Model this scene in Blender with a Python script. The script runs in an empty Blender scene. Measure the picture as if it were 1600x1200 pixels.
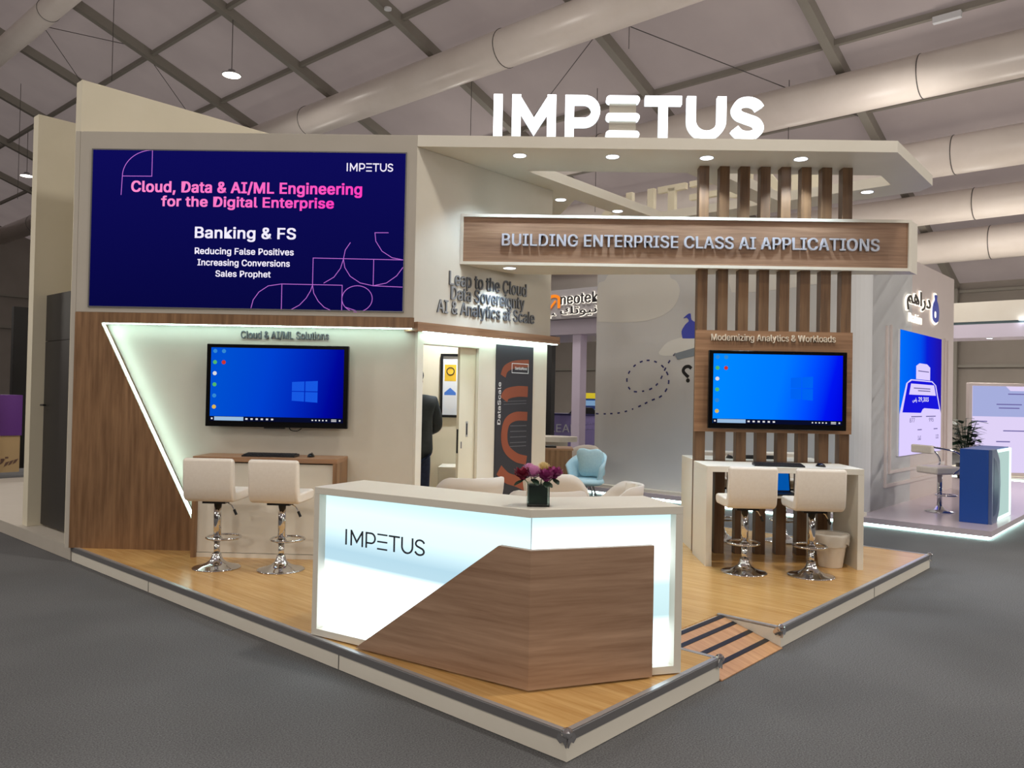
import bpy, bmesh, math, random
from mathutils import Vector, Matrix

random.seed(7)
PI = math.pi
sc = bpy.context.scene
COL = sc.collection

# ------------------------------------------------------------------ camera
def make_camera():
    f, yaw, pitch, roll = 1245.0, math.radians(1.43), math.radians(0.83), 0.02
    fw = Vector((-math.sin(yaw) * math.cos(pitch), math.cos(yaw) * math.cos(pitch), math.sin(pitch)))
    r0 = Vector((math.cos(yaw), math.sin(yaw), 0))
    u0 = r0.cross(fw)
    R = r0 * math.cos(roll) + u0 * math.sin(roll)
    U = u0 * math.cos(roll) - r0 * math.sin(roll)
    cam = bpy.data.cameras.new('camera')
    cam.sensor_width = 36.0
    cam.lens = 36.0 * f / 1600.0
    cam.clip_end = 300
    o = bpy.data.objects.new('camera', cam)
    M = Matrix((R, U, -fw)).transposed().to_4x4()
    M.translation = (0, 0, 1.70)
    o.matrix_world = M
    COL.objects.link(o)
    sc.camera = o
make_camera()

# ------------------------------------------------------------------ world, exposure
w = bpy.data.worlds.new('world')
sc.world = w
w.use_nodes = True
bgn = w.node_tree.nodes['Background']
bgn.inputs[0].default_value = (0.89, 0.84, 0.83, 1)
bgn.inputs[1].default_value = 0.46
sc.view_settings.view_transform = 'Standard'
sc.view_settings.look = 'None'
sc.view_settings.exposure = 0.0
sc.view_settings.gamma = 1.0
sc.view_settings.use_curve_mapping = False

# ------------------------------------------------------------------ frames
# the stand stands on a square platform; r runs along its right edge, l along its left edge
TH = math.radians(49.6)
P0 = Vector((0.195, 3.728, 0))
RV = Vector((math.cos(TH), math.sin(TH), 0))
LV = Vector((-math.sin(TH), math.cos(TH), 0))
PZ = 0.14                                           # platform height
def RL(r, l, z=0.0):
    p = P0 + RV * r + LV * l
    return Vector((p.x, p.y, z))
def RL2(r, l):
    p = RL(r, l)
    return (p.x, p.y)
RLM = Matrix.Translation(P0) @ Matrix.Rotation(TH, 4, 'Z')

# ------------------------------------------------------------------ hall lighting
def light(name, kind, loc, energy, color=(1, 1, 1), parent=None, **kw):
    d = bpy.data.lights.new(name, kind)
    d.energy = energy
    d.color = color
    for k, v in kw.items():
        setattr(d, k, v)
    o = bpy.data.objects.new(name, d)
    o.location = loc
    COL.objects.link(o)
    if parent:
        o.parent = parent
    return o
HALL_LAMP_W = 240
for r_, l_ in ((-5, -12), (2, -10), (8.9, -12), (16, -9), (22, -11), (-9, 0), (-7, 8), (2.5, -1), (8.9, 9), (16, 3),
               (22, 2), (16, 16), (-7, 18), (2, 24), (16, 30), (-2, 40), (22, 14)):
    zl = min(9.6, 14.2 - 0.36 * abs(r_ + 2))
    light('hall_lamp_light', 'SPOT', RL(r_, l_, zl), HALL_LAMP_W * 4, (1.0, 0.94, 0.86), shadow_soft_size=0.35, spot_size=2.9, spot_blend=0.8)
    light('hall_lamp_spill', 'POINT', RL(r_, l_, zl), HALL_LAMP_W * 0.35, (1.0, 0.94, 0.86), shadow_soft_size=0.35)
# added fill points brighten ducts and stand fronts, standing in for other stands' lamps
for r_, l_, z_, e_ in ((11, -6.5, 4.2, 620), (3, -11, 3.8, 420), (-8, -3, 3.8, 420), (-8, 9, 3.6, 240), (21, -2, 3.6, 200), (16, 12, 3.8, 160), (8, 16, 3.8, 160), (-3, 20, 3.8, 160), (12, 26, 3.8, 200), (22, 6, 3.8, 120)):
    light('stand_fill_light', 'POINT', RL(r_, l_, z_), e_, (1.0, 0.93, 0.84), shadow_soft_size=0.4)

# ------------------------------------------------------------------ materials
def lin(c):
    return tuple(((v / 255.0) / 12.92 if v / 255.0 <= 0.04045 else ((v / 255.0 + 0.055) / 1.055) ** 2.4) for v in c) + (1,)
def mat(name, rgb, rough=0.5, metal=0.0, emit=None, es=0.0, trans=0.0, spec=None, alpha=None):
    m = bpy.data.materials.new(name)
    m.use_nodes = True
    p = m.node_tree.nodes['Principled BSDF']
    p.inputs['Base Color'].default_value = lin(rgb)
    p.inputs['Roughness'].default_value = rough
    p.inputs['Metallic'].default_value = metal
    if trans:
        p.inputs['Transmission Weight'].default_value = trans
    if spec is not None:
        p.inputs['Specular IOR Level'].default_value = spec
    if emit:
        p.inputs['Emission Color'].default_value = lin(emit)
        p.inputs['Emission Strength'].default_value = es
    return m
def nodes(m):
    nt = m.node_tree
    return nt, nt.nodes, nt.links, nt.nodes['Principled BSDF']
def noisy(name, a, b, scale=(1, 1, 1), nscale=3.0, rough=0.5, detail=6, bump=0.0, lo=0.3, hi=0.7, spec=None, second=None):
    """two colours mixed by stretched noise (wood grain, laminate, carpet)"""
    m = mat(name, a, rough, spec=spec)
    nt, N, L, p = nodes(m)
    tc = N.new('ShaderNodeTexCoord'); mp = N.new('ShaderNodeMapping')
    mp.inputs['Scale'].default_value = scale
    nz = N.new('ShaderNodeTexNoise'); nz.inputs['Scale'].default_value = nscale; nz.inputs['Detail'].default_value = detail
    nz.inputs['Roughness'].default_value = 0.62
    cr = N.new('ShaderNodeValToRGB')
    cr.color_ramp.elements[0].position = lo; cr.color_ramp.elements[0].color = lin(a)
    cr.color_ramp.elements[1].position = hi; cr.color_ramp.elements[1].color = lin(b)
    L.new(tc.outputs['Object'], mp.inputs[0]); L.new(mp.outputs[0], nz.inputs[0])
    L.new(nz.outputs[0], cr.inputs[0])
    out = cr.outputs[0]
    if second:                                      # large slow patches
        n2 = N.new('ShaderNodeTexNoise'); n2.inputs['Scale'].default_value = second[0]; n2.inputs['Detail'].default_value = 3
        L.new(tc.outputs['Object'], n2.inputs[0])
        c2 = N.new('ShaderNodeValToRGB')
        c2.color_ramp.elements[0].position = 0.35; c2.color_ramp.elements[0].color = (second[1],) * 3 + (1,)
        c2.color_ramp.elements[1].position = 0.65; c2.color_ramp.elements[1].color = (1, 1, 1, 1)
        L.new(n2.outputs[0], c2.inputs[0])
        mx = N.new('ShaderNodeMix'); mx.data_type = 'RGBA'; mx.blend_type = 'MULTIPLY'; mx.inputs[0].default_value = 1
        L.new(out, mx.inputs[6]); L.new(c2.outputs[0], mx.inputs[7])
        out = mx.outputs[2]
    L.new(out, p.inputs['Base Color'])
    if bump:
        bp = N.new('ShaderNodeBump'); bp.inputs['Strength'].default_value = bump; bp.inputs['Distance'].default_value = 0.004
        L.new(nz.outputs[0], bp.inputs['Height']); L.new(bp.outputs[0], p.inputs['Normal'])
    return m
def emission(name, rgb, strength=1.0):
    m = bpy.data.materials.new(name); m.use_nodes = True
    nt = m.node_tree; nt.nodes.clear()
    o = nt.nodes.new('ShaderNodeOutputMaterial'); e = nt.nodes.new('ShaderNodeEmission')
    e.inputs[0].default_value = lin(rgb); e.inputs[1].default_value = strength
    nt.links.new(e.outputs[0], o.inputs[0])
    return m
def emission_ramp(name, stops, axis=0, strength=1.0, tilt=0.0, noise=0.0):
    """lit screen or backlit sheet whose own image runs through colours along one axis of the part"""
    m = emission(name, stops[0][1], strength)
    nt = m.node_tree; N = nt.nodes; L = nt.links
    e = [n for n in N if n.type == 'EMISSION'][0]
    tc = N.new('ShaderNodeTexCoord'); sp = N.new('ShaderNodeSeparateXYZ'); L.new(tc.outputs['Generated'], sp.inputs[0])
    src = sp.outputs[axis]
    if tilt:
        mm = N.new('ShaderNodeMath'); mm.operation = 'MULTIPLY_ADD'; mm.inputs[1].default_value = tilt
        L.new(sp.outputs[2 if axis == 0 else 0], mm.inputs[0]); L.new(src, mm.inputs[2]); src = mm.outputs[0]
    if noise:
        nz = N.new('ShaderNodeTexNoise'); nz.inputs['Scale'].default_value = 2.2; nz.inputs['Detail'].default_value = 1
        L.new(tc.outputs['Generated'], nz.inputs[0])
        mm = N.new('ShaderNodeMath'); mm.operation = 'MULTIPLY_ADD'; mm.inputs[1].default_value = noise
        L.new(nz.outputs[0], mm.inputs[0]); L.new(src, mm.inputs[2]); src = mm.outputs[0]
    cr = N.new('ShaderNodeValToRGB'); r = cr.color_ramp
    while len(r.elements) < len(stops):
        r.elements.new(0.5)
    for el, (pos, c) in zip(r.elements, stops):
        el.position = pos; el.color = lin(c)
    L.new(src, cr.inputs[0]); L.new(cr.outputs[0], e.inputs[0])
    return m

M = {}
M['white'] = noisy('white_laminate', (222, 216, 202), (226, 221, 208), (1, 1, 1), 2.0, 0.42)
M['whitewall'] = noisy('white_wall_paint', (198, 192, 178), (205, 199, 186), (1, 1, 1), 1.5, 0.6)
M['greywall'] = noisy('grey_white_wall', (180, 173, 161), (187, 180, 169), (1, 1, 1), 1.5, 0.6)
M['cream'] = noisy('cream_wall_paint', (222, 214, 190), (228, 220, 198), (1, 1, 1), 1.5, 0.6)
M['wood_v'] = noisy('oak_board_upright_grain', (112, 80, 52), (158, 121, 86), (9, 9, 0.6), 2.4, 0.45, second=(0.9, 0.82))
M['wood_h'] = noisy('oak_board_level_grain', (128, 92, 64), (172, 132, 98), (0.5, 0.5, 11), 2.2, 0.45, second=(0.9, 0.85))
M['wood_x'] = noisy('walnut_cladding_level_grain', (128, 96, 74), (176, 140, 112), (0.6, 0.6, 13), 2.2, 0.4, second=(1.1, 0.85))
M['wood_o'] = noisy('pale_walnut_cladding', (142, 110, 86), (182, 150, 124), (0.6, 0.6, 11), 2.0, 0.42, second=(0.9, 0.9))
M['slatwood'] = noisy('dark_oak_slat', (88, 62, 40), (126, 94, 64), (9, 9, 0.6), 2.4, 0.45, second=(0.9, 0.85))
M['floorwood'] = noisy('bamboo_floor', (184, 138, 78), (216, 176, 114), (14, 0.7, 1), 2.3, 0.24, second=(0.8, 0.9))
M['rampwood'] = noisy('ramp_board', (178, 130, 88), (206, 160, 116), (14, 0.9, 1), 2.3, 0.35)
M['carpet'] = noisy('grey_carpet', (76, 76, 77), (122, 122, 123), (1, 1, 1), 120.0, 0.95, 4, 0.25, 0.3, 0.7, spec=0.1, second=(0.55, 0.78))
M['chrome'] = mat('chrome', (214, 214, 216), 0.08, 1.0)
M['alu'] = mat('brushed_aluminium', (186, 186, 188), 0.32, 0.6)
M['alu_dark'] = mat('dark_aluminium', (108, 107, 108), 0.4, 0.15)
M['leather'] = noisy('white_leatherette', (226, 216, 202), (232, 223, 210), (1, 1, 1), 40, 0.45, bump=0.05)
M['shell'] = mat('pale_shell', (206, 196, 184), 0.5)
M['black'] = mat('black_plastic', (16, 16, 18), 0.4)
M['blackgloss'] = mat('glossy_black_bezel', (10, 10, 12), 0.15)
M['key'] = mat('keycap', (34, 34, 37), 0.6)
M['darkgrey'] = mat('dark_grey_door', (48, 45, 42), 0.5)
M['letter'] = mat('grey_letter_face', (104, 108, 114), 0.3, 0.2)
M['letterlight'] = mat('silver_letter_face', (202, 204, 214), 0.35, 0.2)
M['lettercream'] = mat('cream_letter_face', (222, 206, 184), 0.4)
M['ledstrip'] = emission('led_strip', (208, 250, 242), 17.0)
M['letterlit'] = emission('lit_letter', (250, 253, 255), 3.2)
M['lettersides'] = mat('letter_return', (236, 242, 246), 0.4, emit=(225, 240, 250), es=0.8)
M['acrylic'] = mat('clear_acrylic', (214, 206, 190), 0.35, trans=0.6)
M['downlight'] = emission('downlight_face', (238, 246, 255), 9.0)
M['lampface'] = emission('hall_lamp_face', (255, 246, 228), 9.0)
M['duct'] = noisy('duct_sleeve', (226, 216, 208), (234, 225, 218), (1, 1, 1), 1.0, 0.30)
M['beam'] = mat('galvanised_beam', (142, 137, 128), 0.55)
M['wire'] = mat('steel_wire', (96, 92, 90), 0.5, 0.5)
M['binplastic'] = mat('cream_plastic', (224, 214, 198), 0.45)
M['liner'] = mat('bin_liner', (228, 220, 206), 0.25, trans=0.25)
M['purple'] = mat('purple_panel', (112, 62, 150), 0.5)
M['lilac'] = mat('lilac_panel', (150, 138, 196), 0.5)
M['tan'] = mat('tan_board', (206, 176, 130), 0.6)
M['blue'] = mat('blue_laminate', (26, 74, 158), 0.35)
M['icy'] = emission('icy_backlight', (224, 248, 248), 1.6)
M['skin'] = mat('skin', (168, 118, 92), 0.55)
M['jacket'] = noisy('dark_slate_jacket', (38, 44, 48), (52, 58, 62), (1, 1, 1), 9, 0.85)
M['jeans'] = noisy('navy_jeans', (26, 36, 66), (38, 50, 84), (1, 1, 1), 25, 0.85)
M['hair'] = mat('black_hair', (18, 15, 14), 0.7)
M['orange'] = mat('rust_orange_print', (142, 72, 46), 0.55)
M['bannerblack'] = mat('charcoal_banner', (40, 40, 50), 0.5)
M['printwhite'] = mat('white_print', (226, 228, 232), 0.5)
M['paper'] = mat('poster_paper', (224, 228, 234), 0.5)
M['gold'] = mat('gold_badge', (226, 184, 52), 0.5)
M['badgeblue'] = mat('blue_badge', (72, 122, 208), 0.5)
M['badgeorange'] = mat('orange_badge', (226, 146, 58), 0.5)
M['leafdark'] = noisy('dark_leaf', (18, 40, 30), (34, 62, 42), (1, 1, 1), 30, 0.5)
M['glass'] = mat('vase_glass', (225, 238, 236), 0.03, trans=1.0)
M['rosered'] = noisy('crimson_petal', (104, 10, 38), (142, 22, 58), (1, 1, 1), 60, 0.6)
M['rosepurple'] = noisy('magenta_petal', (122, 28, 92), (166, 62, 128), (1, 1, 1), 60, 0.6)
M['mumpink'] = noisy('pink_petal', (214, 146, 192), (236, 180, 216), (1, 1, 1), 60, 0.6)
M['mumyellow'] = noisy('pale_yellow_petal', (226, 204, 142), (236, 220, 170), (1, 1, 1), 60, 0.6)
M['stemgreen'] = mat('pale_stem', (190, 200, 170), 0.6)
M['bluefabric'] = noisy('ice_blue_fabric', (176, 212, 226), (192, 224, 234), (1, 1, 1), 30, 0.8)
M['mural'] = noisy('pale_grey_mural', (212, 213, 214), (217, 218, 219), (1, 1, 1), 1.0, 0.6)
M['cloud'] = mat('mural_cloud_print', (230, 229, 224), 0.6)
M['muralwhite'] = mat('mural_white_print', (238, 239, 236), 0.6)
M['muralgrey'] = mat('mural_steel_print', (136, 148, 160), 0.6)
M['muralblue'] = mat('mural_blue_print', (72, 84, 200), 0.6)
M['muralnavy'] = mat('mural_navy_print', (44, 50, 118), 0.6)
M['muralblack'] = mat('mural_black_print', (22, 22, 26), 0.6)
M['duhimwall'] = noisy('warm_white_wall', (204, 192, 188), (210, 198, 194), (1, 1, 1), 1.0, 0.55)
M['tentwall'] = noisy('tent_wall_panel', (142, 134, 126), (152, 144, 136), (1, 1, 1), 0.6, 0.7)

def roof_mat():
    m = bpy.data.materials.new('tent_membrane'); m.use_nodes = True
    nt = m.node_tree; nt.nodes.clear(); N = nt.nodes; L = nt.links
    o = N.new('ShaderNodeOutputMaterial'); mx = N.new('ShaderNodeMixShader'); d = N.new('ShaderNodeBsdfDiffuse'); t = N.new('ShaderNodeBsdfTranslucent')
    nz = N.new('ShaderNodeTexNoise'); nz.inputs['Scale'].default_value = 0.5; nz.inputs['Detail'].default_value = 5
    tc = N.new('ShaderNodeTexCoord'); cr = N.new('ShaderNodeValToRGB')
    cr.color_ramp.elements[0].position = 0.3; cr.color_ramp.elements[0].color = lin((196, 184, 182))
    cr.color_ramp.elements[1].position = 0.7; cr.color_ramp.elements[1].color = lin((208, 196, 193))
    L.new(tc.outputs['Object'], nz.inputs[0]); L.new(nz.outputs[0], cr.inputs[0])
    L.new(cr.outputs[0], d.inputs[0]); L.new(cr.outputs[0], t.inputs[0])
    mx.inputs[0].default_value = 0.5
    L.new(d.outputs[0], mx.inputs[1]); L.new(t.outputs[0], mx.inputs[2]); L.new(mx.outputs[0], o.inputs[0])
    return m
M['roof'] = roof_mat()

# ------------------------------------------------------------------ mesh helpers
def NB():
    return bmesh.new()
def face(bm, vs):
    try:
        return bm.faces.new(vs)
    except ValueError:
        return None
def box(bm, x0, x1, y0, y1, z0, z1):
    v = [bm.verts.new((x, y, z)) for x in (x0, x1) for y in (y0, y1) for z in (z0, z1)]
    for q in ((0, 1, 3, 2), (4, 6, 7, 5), (0, 4, 5, 1), (2, 3, 7, 6), (0, 2, 6, 4), (1, 5, 7, 3)):
        bm.faces.new([v[i] for i in q])
    return bm
def prism(bm, pts, a0, a1, axis='z'):
    f = {'z': lambda p, a: (p[0], p[1], a), 'y': lambda p, a: (p[0], a, p[1]), 'x': lambda p, a: (a, p[0], p[1])}[axis]
    A = [bm.verts.new(f(p, a0)) for p in pts]; B = [bm.verts.new(f(p, a1)) for p in pts]
    n = len(pts)
    face(bm, A[::-1]); face(bm, B)
    for i in range(n):
        face(bm, (A[i], A[(i + 1) % n], B[(i + 1) % n], B[i]))
    return bm
def sheet(bm, pts, a, axis='y'):
    return prism(bm, pts, a, a - 0.002, axis)
def tube(bm, pts, r, seg=10, caps=True):
    pts = [Vector(p) for p in pts]
    rr = r if isinstance(r, (list, tuple)) else [r] * len(pts)
    rings = []; up = None
    for i, p in enumerate(pts):
        t = (pts[min(i + 1, len(pts) - 1)] - pts[max(i - 1, 0)]).normalized()
        if up is None:
            up = Vector((0, 0, 1)) if abs(t.z) < 0.9 else Vector((1, 0, 0))
        a = t.cross(up).normalized(); up = a.cross(t).normalized()
        rings.append([bm.verts.new(p + (a * math.cos(2 * PI * k / seg) + up * math.sin(2 * PI * k / seg)) * rr[i]) for k in range(seg)])
    for A, B in zip(rings, rings[1:]):
        for k in range(seg):
            face(bm, (A[k], A[(k + 1) % seg], B[(k + 1) % seg], B[k]))
    if caps:
        face(bm, rings[0][::-1]); face(bm, rings[-1])
    return bm
def ring(bm, c, R, r, seg=32, s2=8, axis='z'):
    rows = []
    for i in range(seg):
        a = 2 * PI * i / seg
        row = []
        for j in range(s2):
            b = 2 * PI * j / s2
            q = ((R + r * math.cos(b)) * math.cos(a), (R + r * math.cos(b)) * math.sin(a), r * math.sin(b))
            if axis == 'y':
                q = (q[0], q[2], q[1])
            row.append(bm.verts.new((c[0] + q[0], c[1] + q[1], c[2] + q[2])))
        rows.append(row)
    for i in range(seg):
        A, B = rows[i], rows[(i + 1) % seg]
        for j in range(s2):
            face(bm, (A[j], B[j], B[(j + 1) % s2], A[(j + 1) % s2]))
    return bm
def lathe(bm, prof, c=(0, 0, 0), seg=32):
    rows = []
    for r, z in prof:
        if r < 1e-6:
            rows.append([bm.verts.new((c[0], c[1], c[2] + z))])
        else:
            rows.append([bm.verts.new((c[0] + r * math.cos(2 * PI * k / seg), c[1] + r * math.sin(2 * PI * k / seg), c[2] + z)) for k in range(seg)])
    for A, B in zip(rows, rows[1:]):
        for k in range(seg):
            if len(A) == 1 and len(B) == 1:
                continue
            if len(A) == 1:
                face(bm, (A[0], B[k], B[(k + 1) % seg]))
            elif len(B) == 1:
                face(bm, (A[k], A[(k + 1) % seg], B[0]))
            else:
                face(bm, (A[k], A[(k + 1) % seg], B[(k + 1) % seg], B[k]))
    return bm
def blob(bm, c, rad, seg=12, rings=8):
    m = Matrix.Translation(c) @ Matrix.Diagonal((rad[0], rad[1], rad[2], 1))
    bmesh.ops.create_uvsphere(bm, u_segments=seg, v_segments=rings, radius=1.0, matrix=m)
    return bm
def ribbon(bm, pts, w_, y0, y1, closed=False):
    """stroke of width w_ along (x,z) points, extruded from y0 to y1"""
    P = [Vector((p[0], p[1])) for p in pts]
    n = len(P); L_, R_ = [], []
    for i in range(n):
        if closed:
            a, b = P[(i - 1) % n], P[(i + 1) % n]
        else:
            a, b = P[max(i - 1, 0)], P[min(i + 1, n - 1)]
        d1 = (P[i] - a).normalized() if (P[i] - a).length > 1e-9 else (b - P[i]).normalized()
        d2 = (b - P[i]).normalized() if (b - P[i]).length > 1e-9 else d1
        t = (d1 + d2)
        t = t.normalized() if t.length > 1e-6 else d1
        nrm = Vector((-t.y, t.x))
        k = 1.0 / max(0.35, nrm.dot(Vector((-d1.y, d1.x))))
        L_.append(P[i] + nrm * (w_ / 2 * k)); R_.append(P[i] - nrm * (w_ / 2 * k))
    def vv(q, y):
        return bm.verts.new((q.x, y, q.y))
    A = [vv(q, y0) for q in L_]; B = [vv(q, y0) for q in R_]; A1 = [vv(q, y1) for q in L_]; B1 = [vv(q, y1) for q in R_]
    m_ = n if closed else n - 1
    for i in range(m_):
        j = (i + 1) % n
        face(bm, (A[i], A[j], B[j], B[i])); face(bm, (A1[j], A1[i], B1[i], B1[j]))
        face(bm, (A[j], A[i], A1[i], A1[j])); face(bm, (B[i], B[j], B1[j], B1[i]))
    if not closed:
        face(bm, (A[0], B[0], B1[0], A1[0])); face(bm, (B[-1], A[-1], A1[-1], B1[-1]))
    return bm
def arc(cx, cz, rx, rz, a0, a1, n=16):
    return [(cx + rx * math.cos(math.radians(a0 + (a1 - a0) * i / n)), cz + rz * math.sin(math.radians(a0 + (a1 - a0) * i / n))) for i in range(n + 1)]
def smooth_pts(pts, k=5):
    out = []
    n = len(pts)
    for i in range(n - 1):
        p0, p1, p2, p3 = pts[max(i - 1, 0)], pts[i], pts[i + 1], pts[min(i + 2, n - 1)]
        for j in range(k):
            t = j / k
            out.append(tuple(0.5 * ((2 * b) + (-a + c) * t + (2 * a - 5 * b + 4 * c - d) * t * t + (-a + 3 * b - 3 * c + d) * t ** 3)
                             for a, b, c, d in zip(p0, p1, p2, p3)))
    out.append(tuple(pts[-1]))
    return out
def load_font():
    import os
    try:
        return bpy.data.fonts.load(os.path.join(bpy.utils.system_resource('DATAFILES', path='fonts'), 'Inter.woff2'))
    except Exception:
        return None
FONT = load_font()                                  # a sans face that comes with Blender, else its built-in one
def text(bm, s, cx, cz, width, height, y, depth=0.004, bold=0.02, mtx=None, caps=None):
    """lettering in the (x,z) plane facing -y, centred on cx and with its baseline box fitted to width x height"""
    cu = bpy.data.curves.new('t', 'FONT')
    cu.body = s; cu.extrude = 0.5; cu.resolution_u = 3; cu.space_character = 1.0 + bold
    if FONT and all(ord(ch) < 128 for ch in s):
        cu.font = FONT
    ob = bpy.data.objects.new('t', cu)
    me = bpy.data.meshes.new_from_object(ob)
    xs = [v.co.x for v in me.vertices]; ys = [v.co.y for v in me.vertices]
    x0, x1, y0, y1 = min(xs), max(xs), min(ys), max(ys)
    width -= 2 * bold * height; height -= 2 * bold * height * 0.6
    kx = width / (x1 - x0); kz = height / (y1 - y0)
    b = bold * height
    for n_, (dx, dz) in enumerate([(0, 0)] if bold < 0.005 else [(-b, -b * 0.6), (b, -b * 0.6), (-b, b * 0.6), (b, b * 0.6)]):   # heavier strokes
        t = NB(); t.from_mesh(me)
        for v in t.verts:
            c = v.co.copy()
            v.co = Vector((cx + dx + (c.x - (x0 + x1) / 2) * kx, y - depth * (c.z + 0.5) * (1 + 0.06 * n_) - 0.00008 * n_, cz + dz + (c.y - (y0 + y1) / 2) * kz))
        bmesh.ops.recalc_face_normals(t, faces=t.faces)
        if mtx is not None:
            t.transform(mtx)
        tmp = bpy.data.meshes.new('t'); t.to_mesh(tmp); t.free()
        bm.from_mesh(tmp)
        bpy.data.meshes.remove(tmp)
    bpy.data.meshes.remove(me); bpy.data.objects.remove(ob); bpy.data.curves.remove(cu)
    return bm

# ------------------------------------------------------------------ objects
def root(o):
    while o.parent:
        o = o.parent
    return o
def thing(name, label, cat, loc=(0, 0, 0), rotz=0.0, group=None):
    o = bpy.data.objects.new(name, None)
    o.empty_display_size = 0.1
    COL.objects.link(o)
    o.location = loc; o.rotation_euler = (0, 0, rotz)
    o['label'] = label; o['category'] = cat
    if group:
        o['group'] = group
    return o
def obj(name, bm, m, parent=None, world=False, smooth=False, bevel=0.0, bseg=2, sub=0, loc=None, rotz=0.0, label=None):
    if world and parent:
        bm.transform(root(parent).matrix_basis.inverted())
    bmesh.ops.recalc_face_normals(bm, faces=bm.faces)
    me = bpy.data.meshes.new(name)
    bm.to_mesh(me); bm.free()
    me.materials.append(m)
    if smooth:
        for p in me.polygons:
            p.use_smooth = True
    o = bpy.data.objects.new(name, me)
    COL.objects.link(o)
    if parent:
        o.parent = parent
    if loc is not None:
        o.location = loc; o.rotation_euler = (0, 0, rotz)
    if bevel:
        b = o.modifiers.new('bevel', 'BEVEL'); b.width = bevel; b.segments = bseg; b.limit_method = 'ANGLE'; b.angle_limit = math.radians(35)
        if bseg > 1:
            for p in me.polygons:
                p.use_smooth = True
            b.harden_normals = True
    if sub:
        s = o.modifiers.new('sub', 'SUBSURF'); s.levels = sub; s.render_levels = sub
    if label:
        o['label'] = label
    return o
def tag(o, label, cat, group=None, kind=None):
    o['label'] = label; o['category'] = cat
    if group:
        o['group'] = group
    if kind:
        o['kind'] = kind
    return o
def struct(name, bm, m, loc=None, rotz=0.0, **kw):
    o = obj(name, bm, m, None, loc=loc, rotz=rotz, **kw)
    o['kind'] = 'structure'
    return o
def copy_tree(o, parent=None):
    c = o.copy(); COL.objects.link(c)
    if parent:
        c.parent = parent
    for ch in list(o.children):
        copy_tree(ch, c)
    return c
def dup(o, loc, rotz, label, group=None):
    c = copy_tree(o)
    c.location = loc; c.rotation_euler = (0, 0, rotz); c['label'] = label
    if group:
        c['group'] = group
    return c

# ================================================================== THE HALL
bm = NB(); box(bm, -32.5, 28.5, -45, 55, -0.1, 0)
struct('floor', bm, M['carpet'], loc=P0, rotz=TH)
# tent roof: z = 16.245 - 0.36 r, running along l
def roofz(r):
    return 16.245 - 0.36 * r
bm = NB()
RS = [(28.5, roofz(28.5)), (-2.0, roofz(-2.0)), (-32.5, roofz(28.5))]      # far slope, ridge, near slope
for (ra, za), (rb, zb_) in zip(RS, RS[1:]):
    face(bm, [bm.verts.new(q) for q in ((ra, -45, za), (rb, -45, zb_), (rb, 55, zb_), (ra, 55, za))])
struct('ceiling', bm, M['roof'], loc=P0, rotz=TH)
bm = NB(); box(bm, 28.5, 28.56, -45, 55, 0, roofz(28.5))
wb = struct('wall_back', bm, M['tentwall'], loc=P0, rotz=TH)
GAB = [(-32.5, 0), (28.5, 0), (28.5, roofz(28.5)), (-2, roofz(-2)), (-32.5, roofz(28.5))]
bm = NB(); prism(bm, GAB, 55, 55.06, 'y')
struct('wall_left', bm, M['tentwall'], loc=P0, rotz=TH)
bm = NB(); prism(bm, GAB, -45.06, -45, 'y')
struct('wall_right', bm, M['tentwall'], loc=P0, rotz=TH)
bm = NB(); box(bm, -32.56, -32.5, -45, 55, 0, roofz(28.5))
struct('wall_front', bm, M['tentwall'], loc=P0, rotz=TH)
n = 0
for k in range(-2, 10):                             # rafters, every five metres
    l = 4.85 + 5 * k
    if l > 46 or l < -6:
        continue
    n += 1
    bm = NB()
    prism(bm, [(-2, roofz(-2) - 0.02), (28.45, roofz(28.45) - 0.02), (28.45, roofz(28.45) - 0.34), (-2, roofz(-2) - 0.34)], l - 0.11, l + 0.11, 'y')
    box(bm, 28.2, 28.46, l - 0.11, l + 0.11, 0, roofz(28.4) - 0.2)
    struct('trim_%d' % n, bm, M['beam'], loc=P0, rotz=TH)
for k in range(-1, 8):                              # purlins
    r = 8.71 + 2.5 * k
    n += 1
    bm = NB(); box(bm, r - 0.06, r + 0.06, -12, 50, roofz(r) - 0.19, roofz(r) - 0.05)
    struct('trim_%d' % n, bm, M['beam'], loc=P0, rotz=TH)
for z0, z1 in ((5.62, 5.72), (5.05, 5.2), (3.0, 3.1)):  # rails on the far wall
    n += 1
    bm = NB(); box(bm, 28.36, 28.5, -12, 50, z0, z1)
    struct('trim_%d' % n, bm, M['beam'], loc=P0, rotz=TH)
for z0, z1 in ((7.3, 7.45), (5.3, 5.5)):
    n += 1
    bm = NB(); box(bm, -5, 28.4, 54.8, 54.98, z0, z1)
    struct('trim_%d' % n, bm, M['beam'], loc=P0, rotz=TH)

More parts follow.
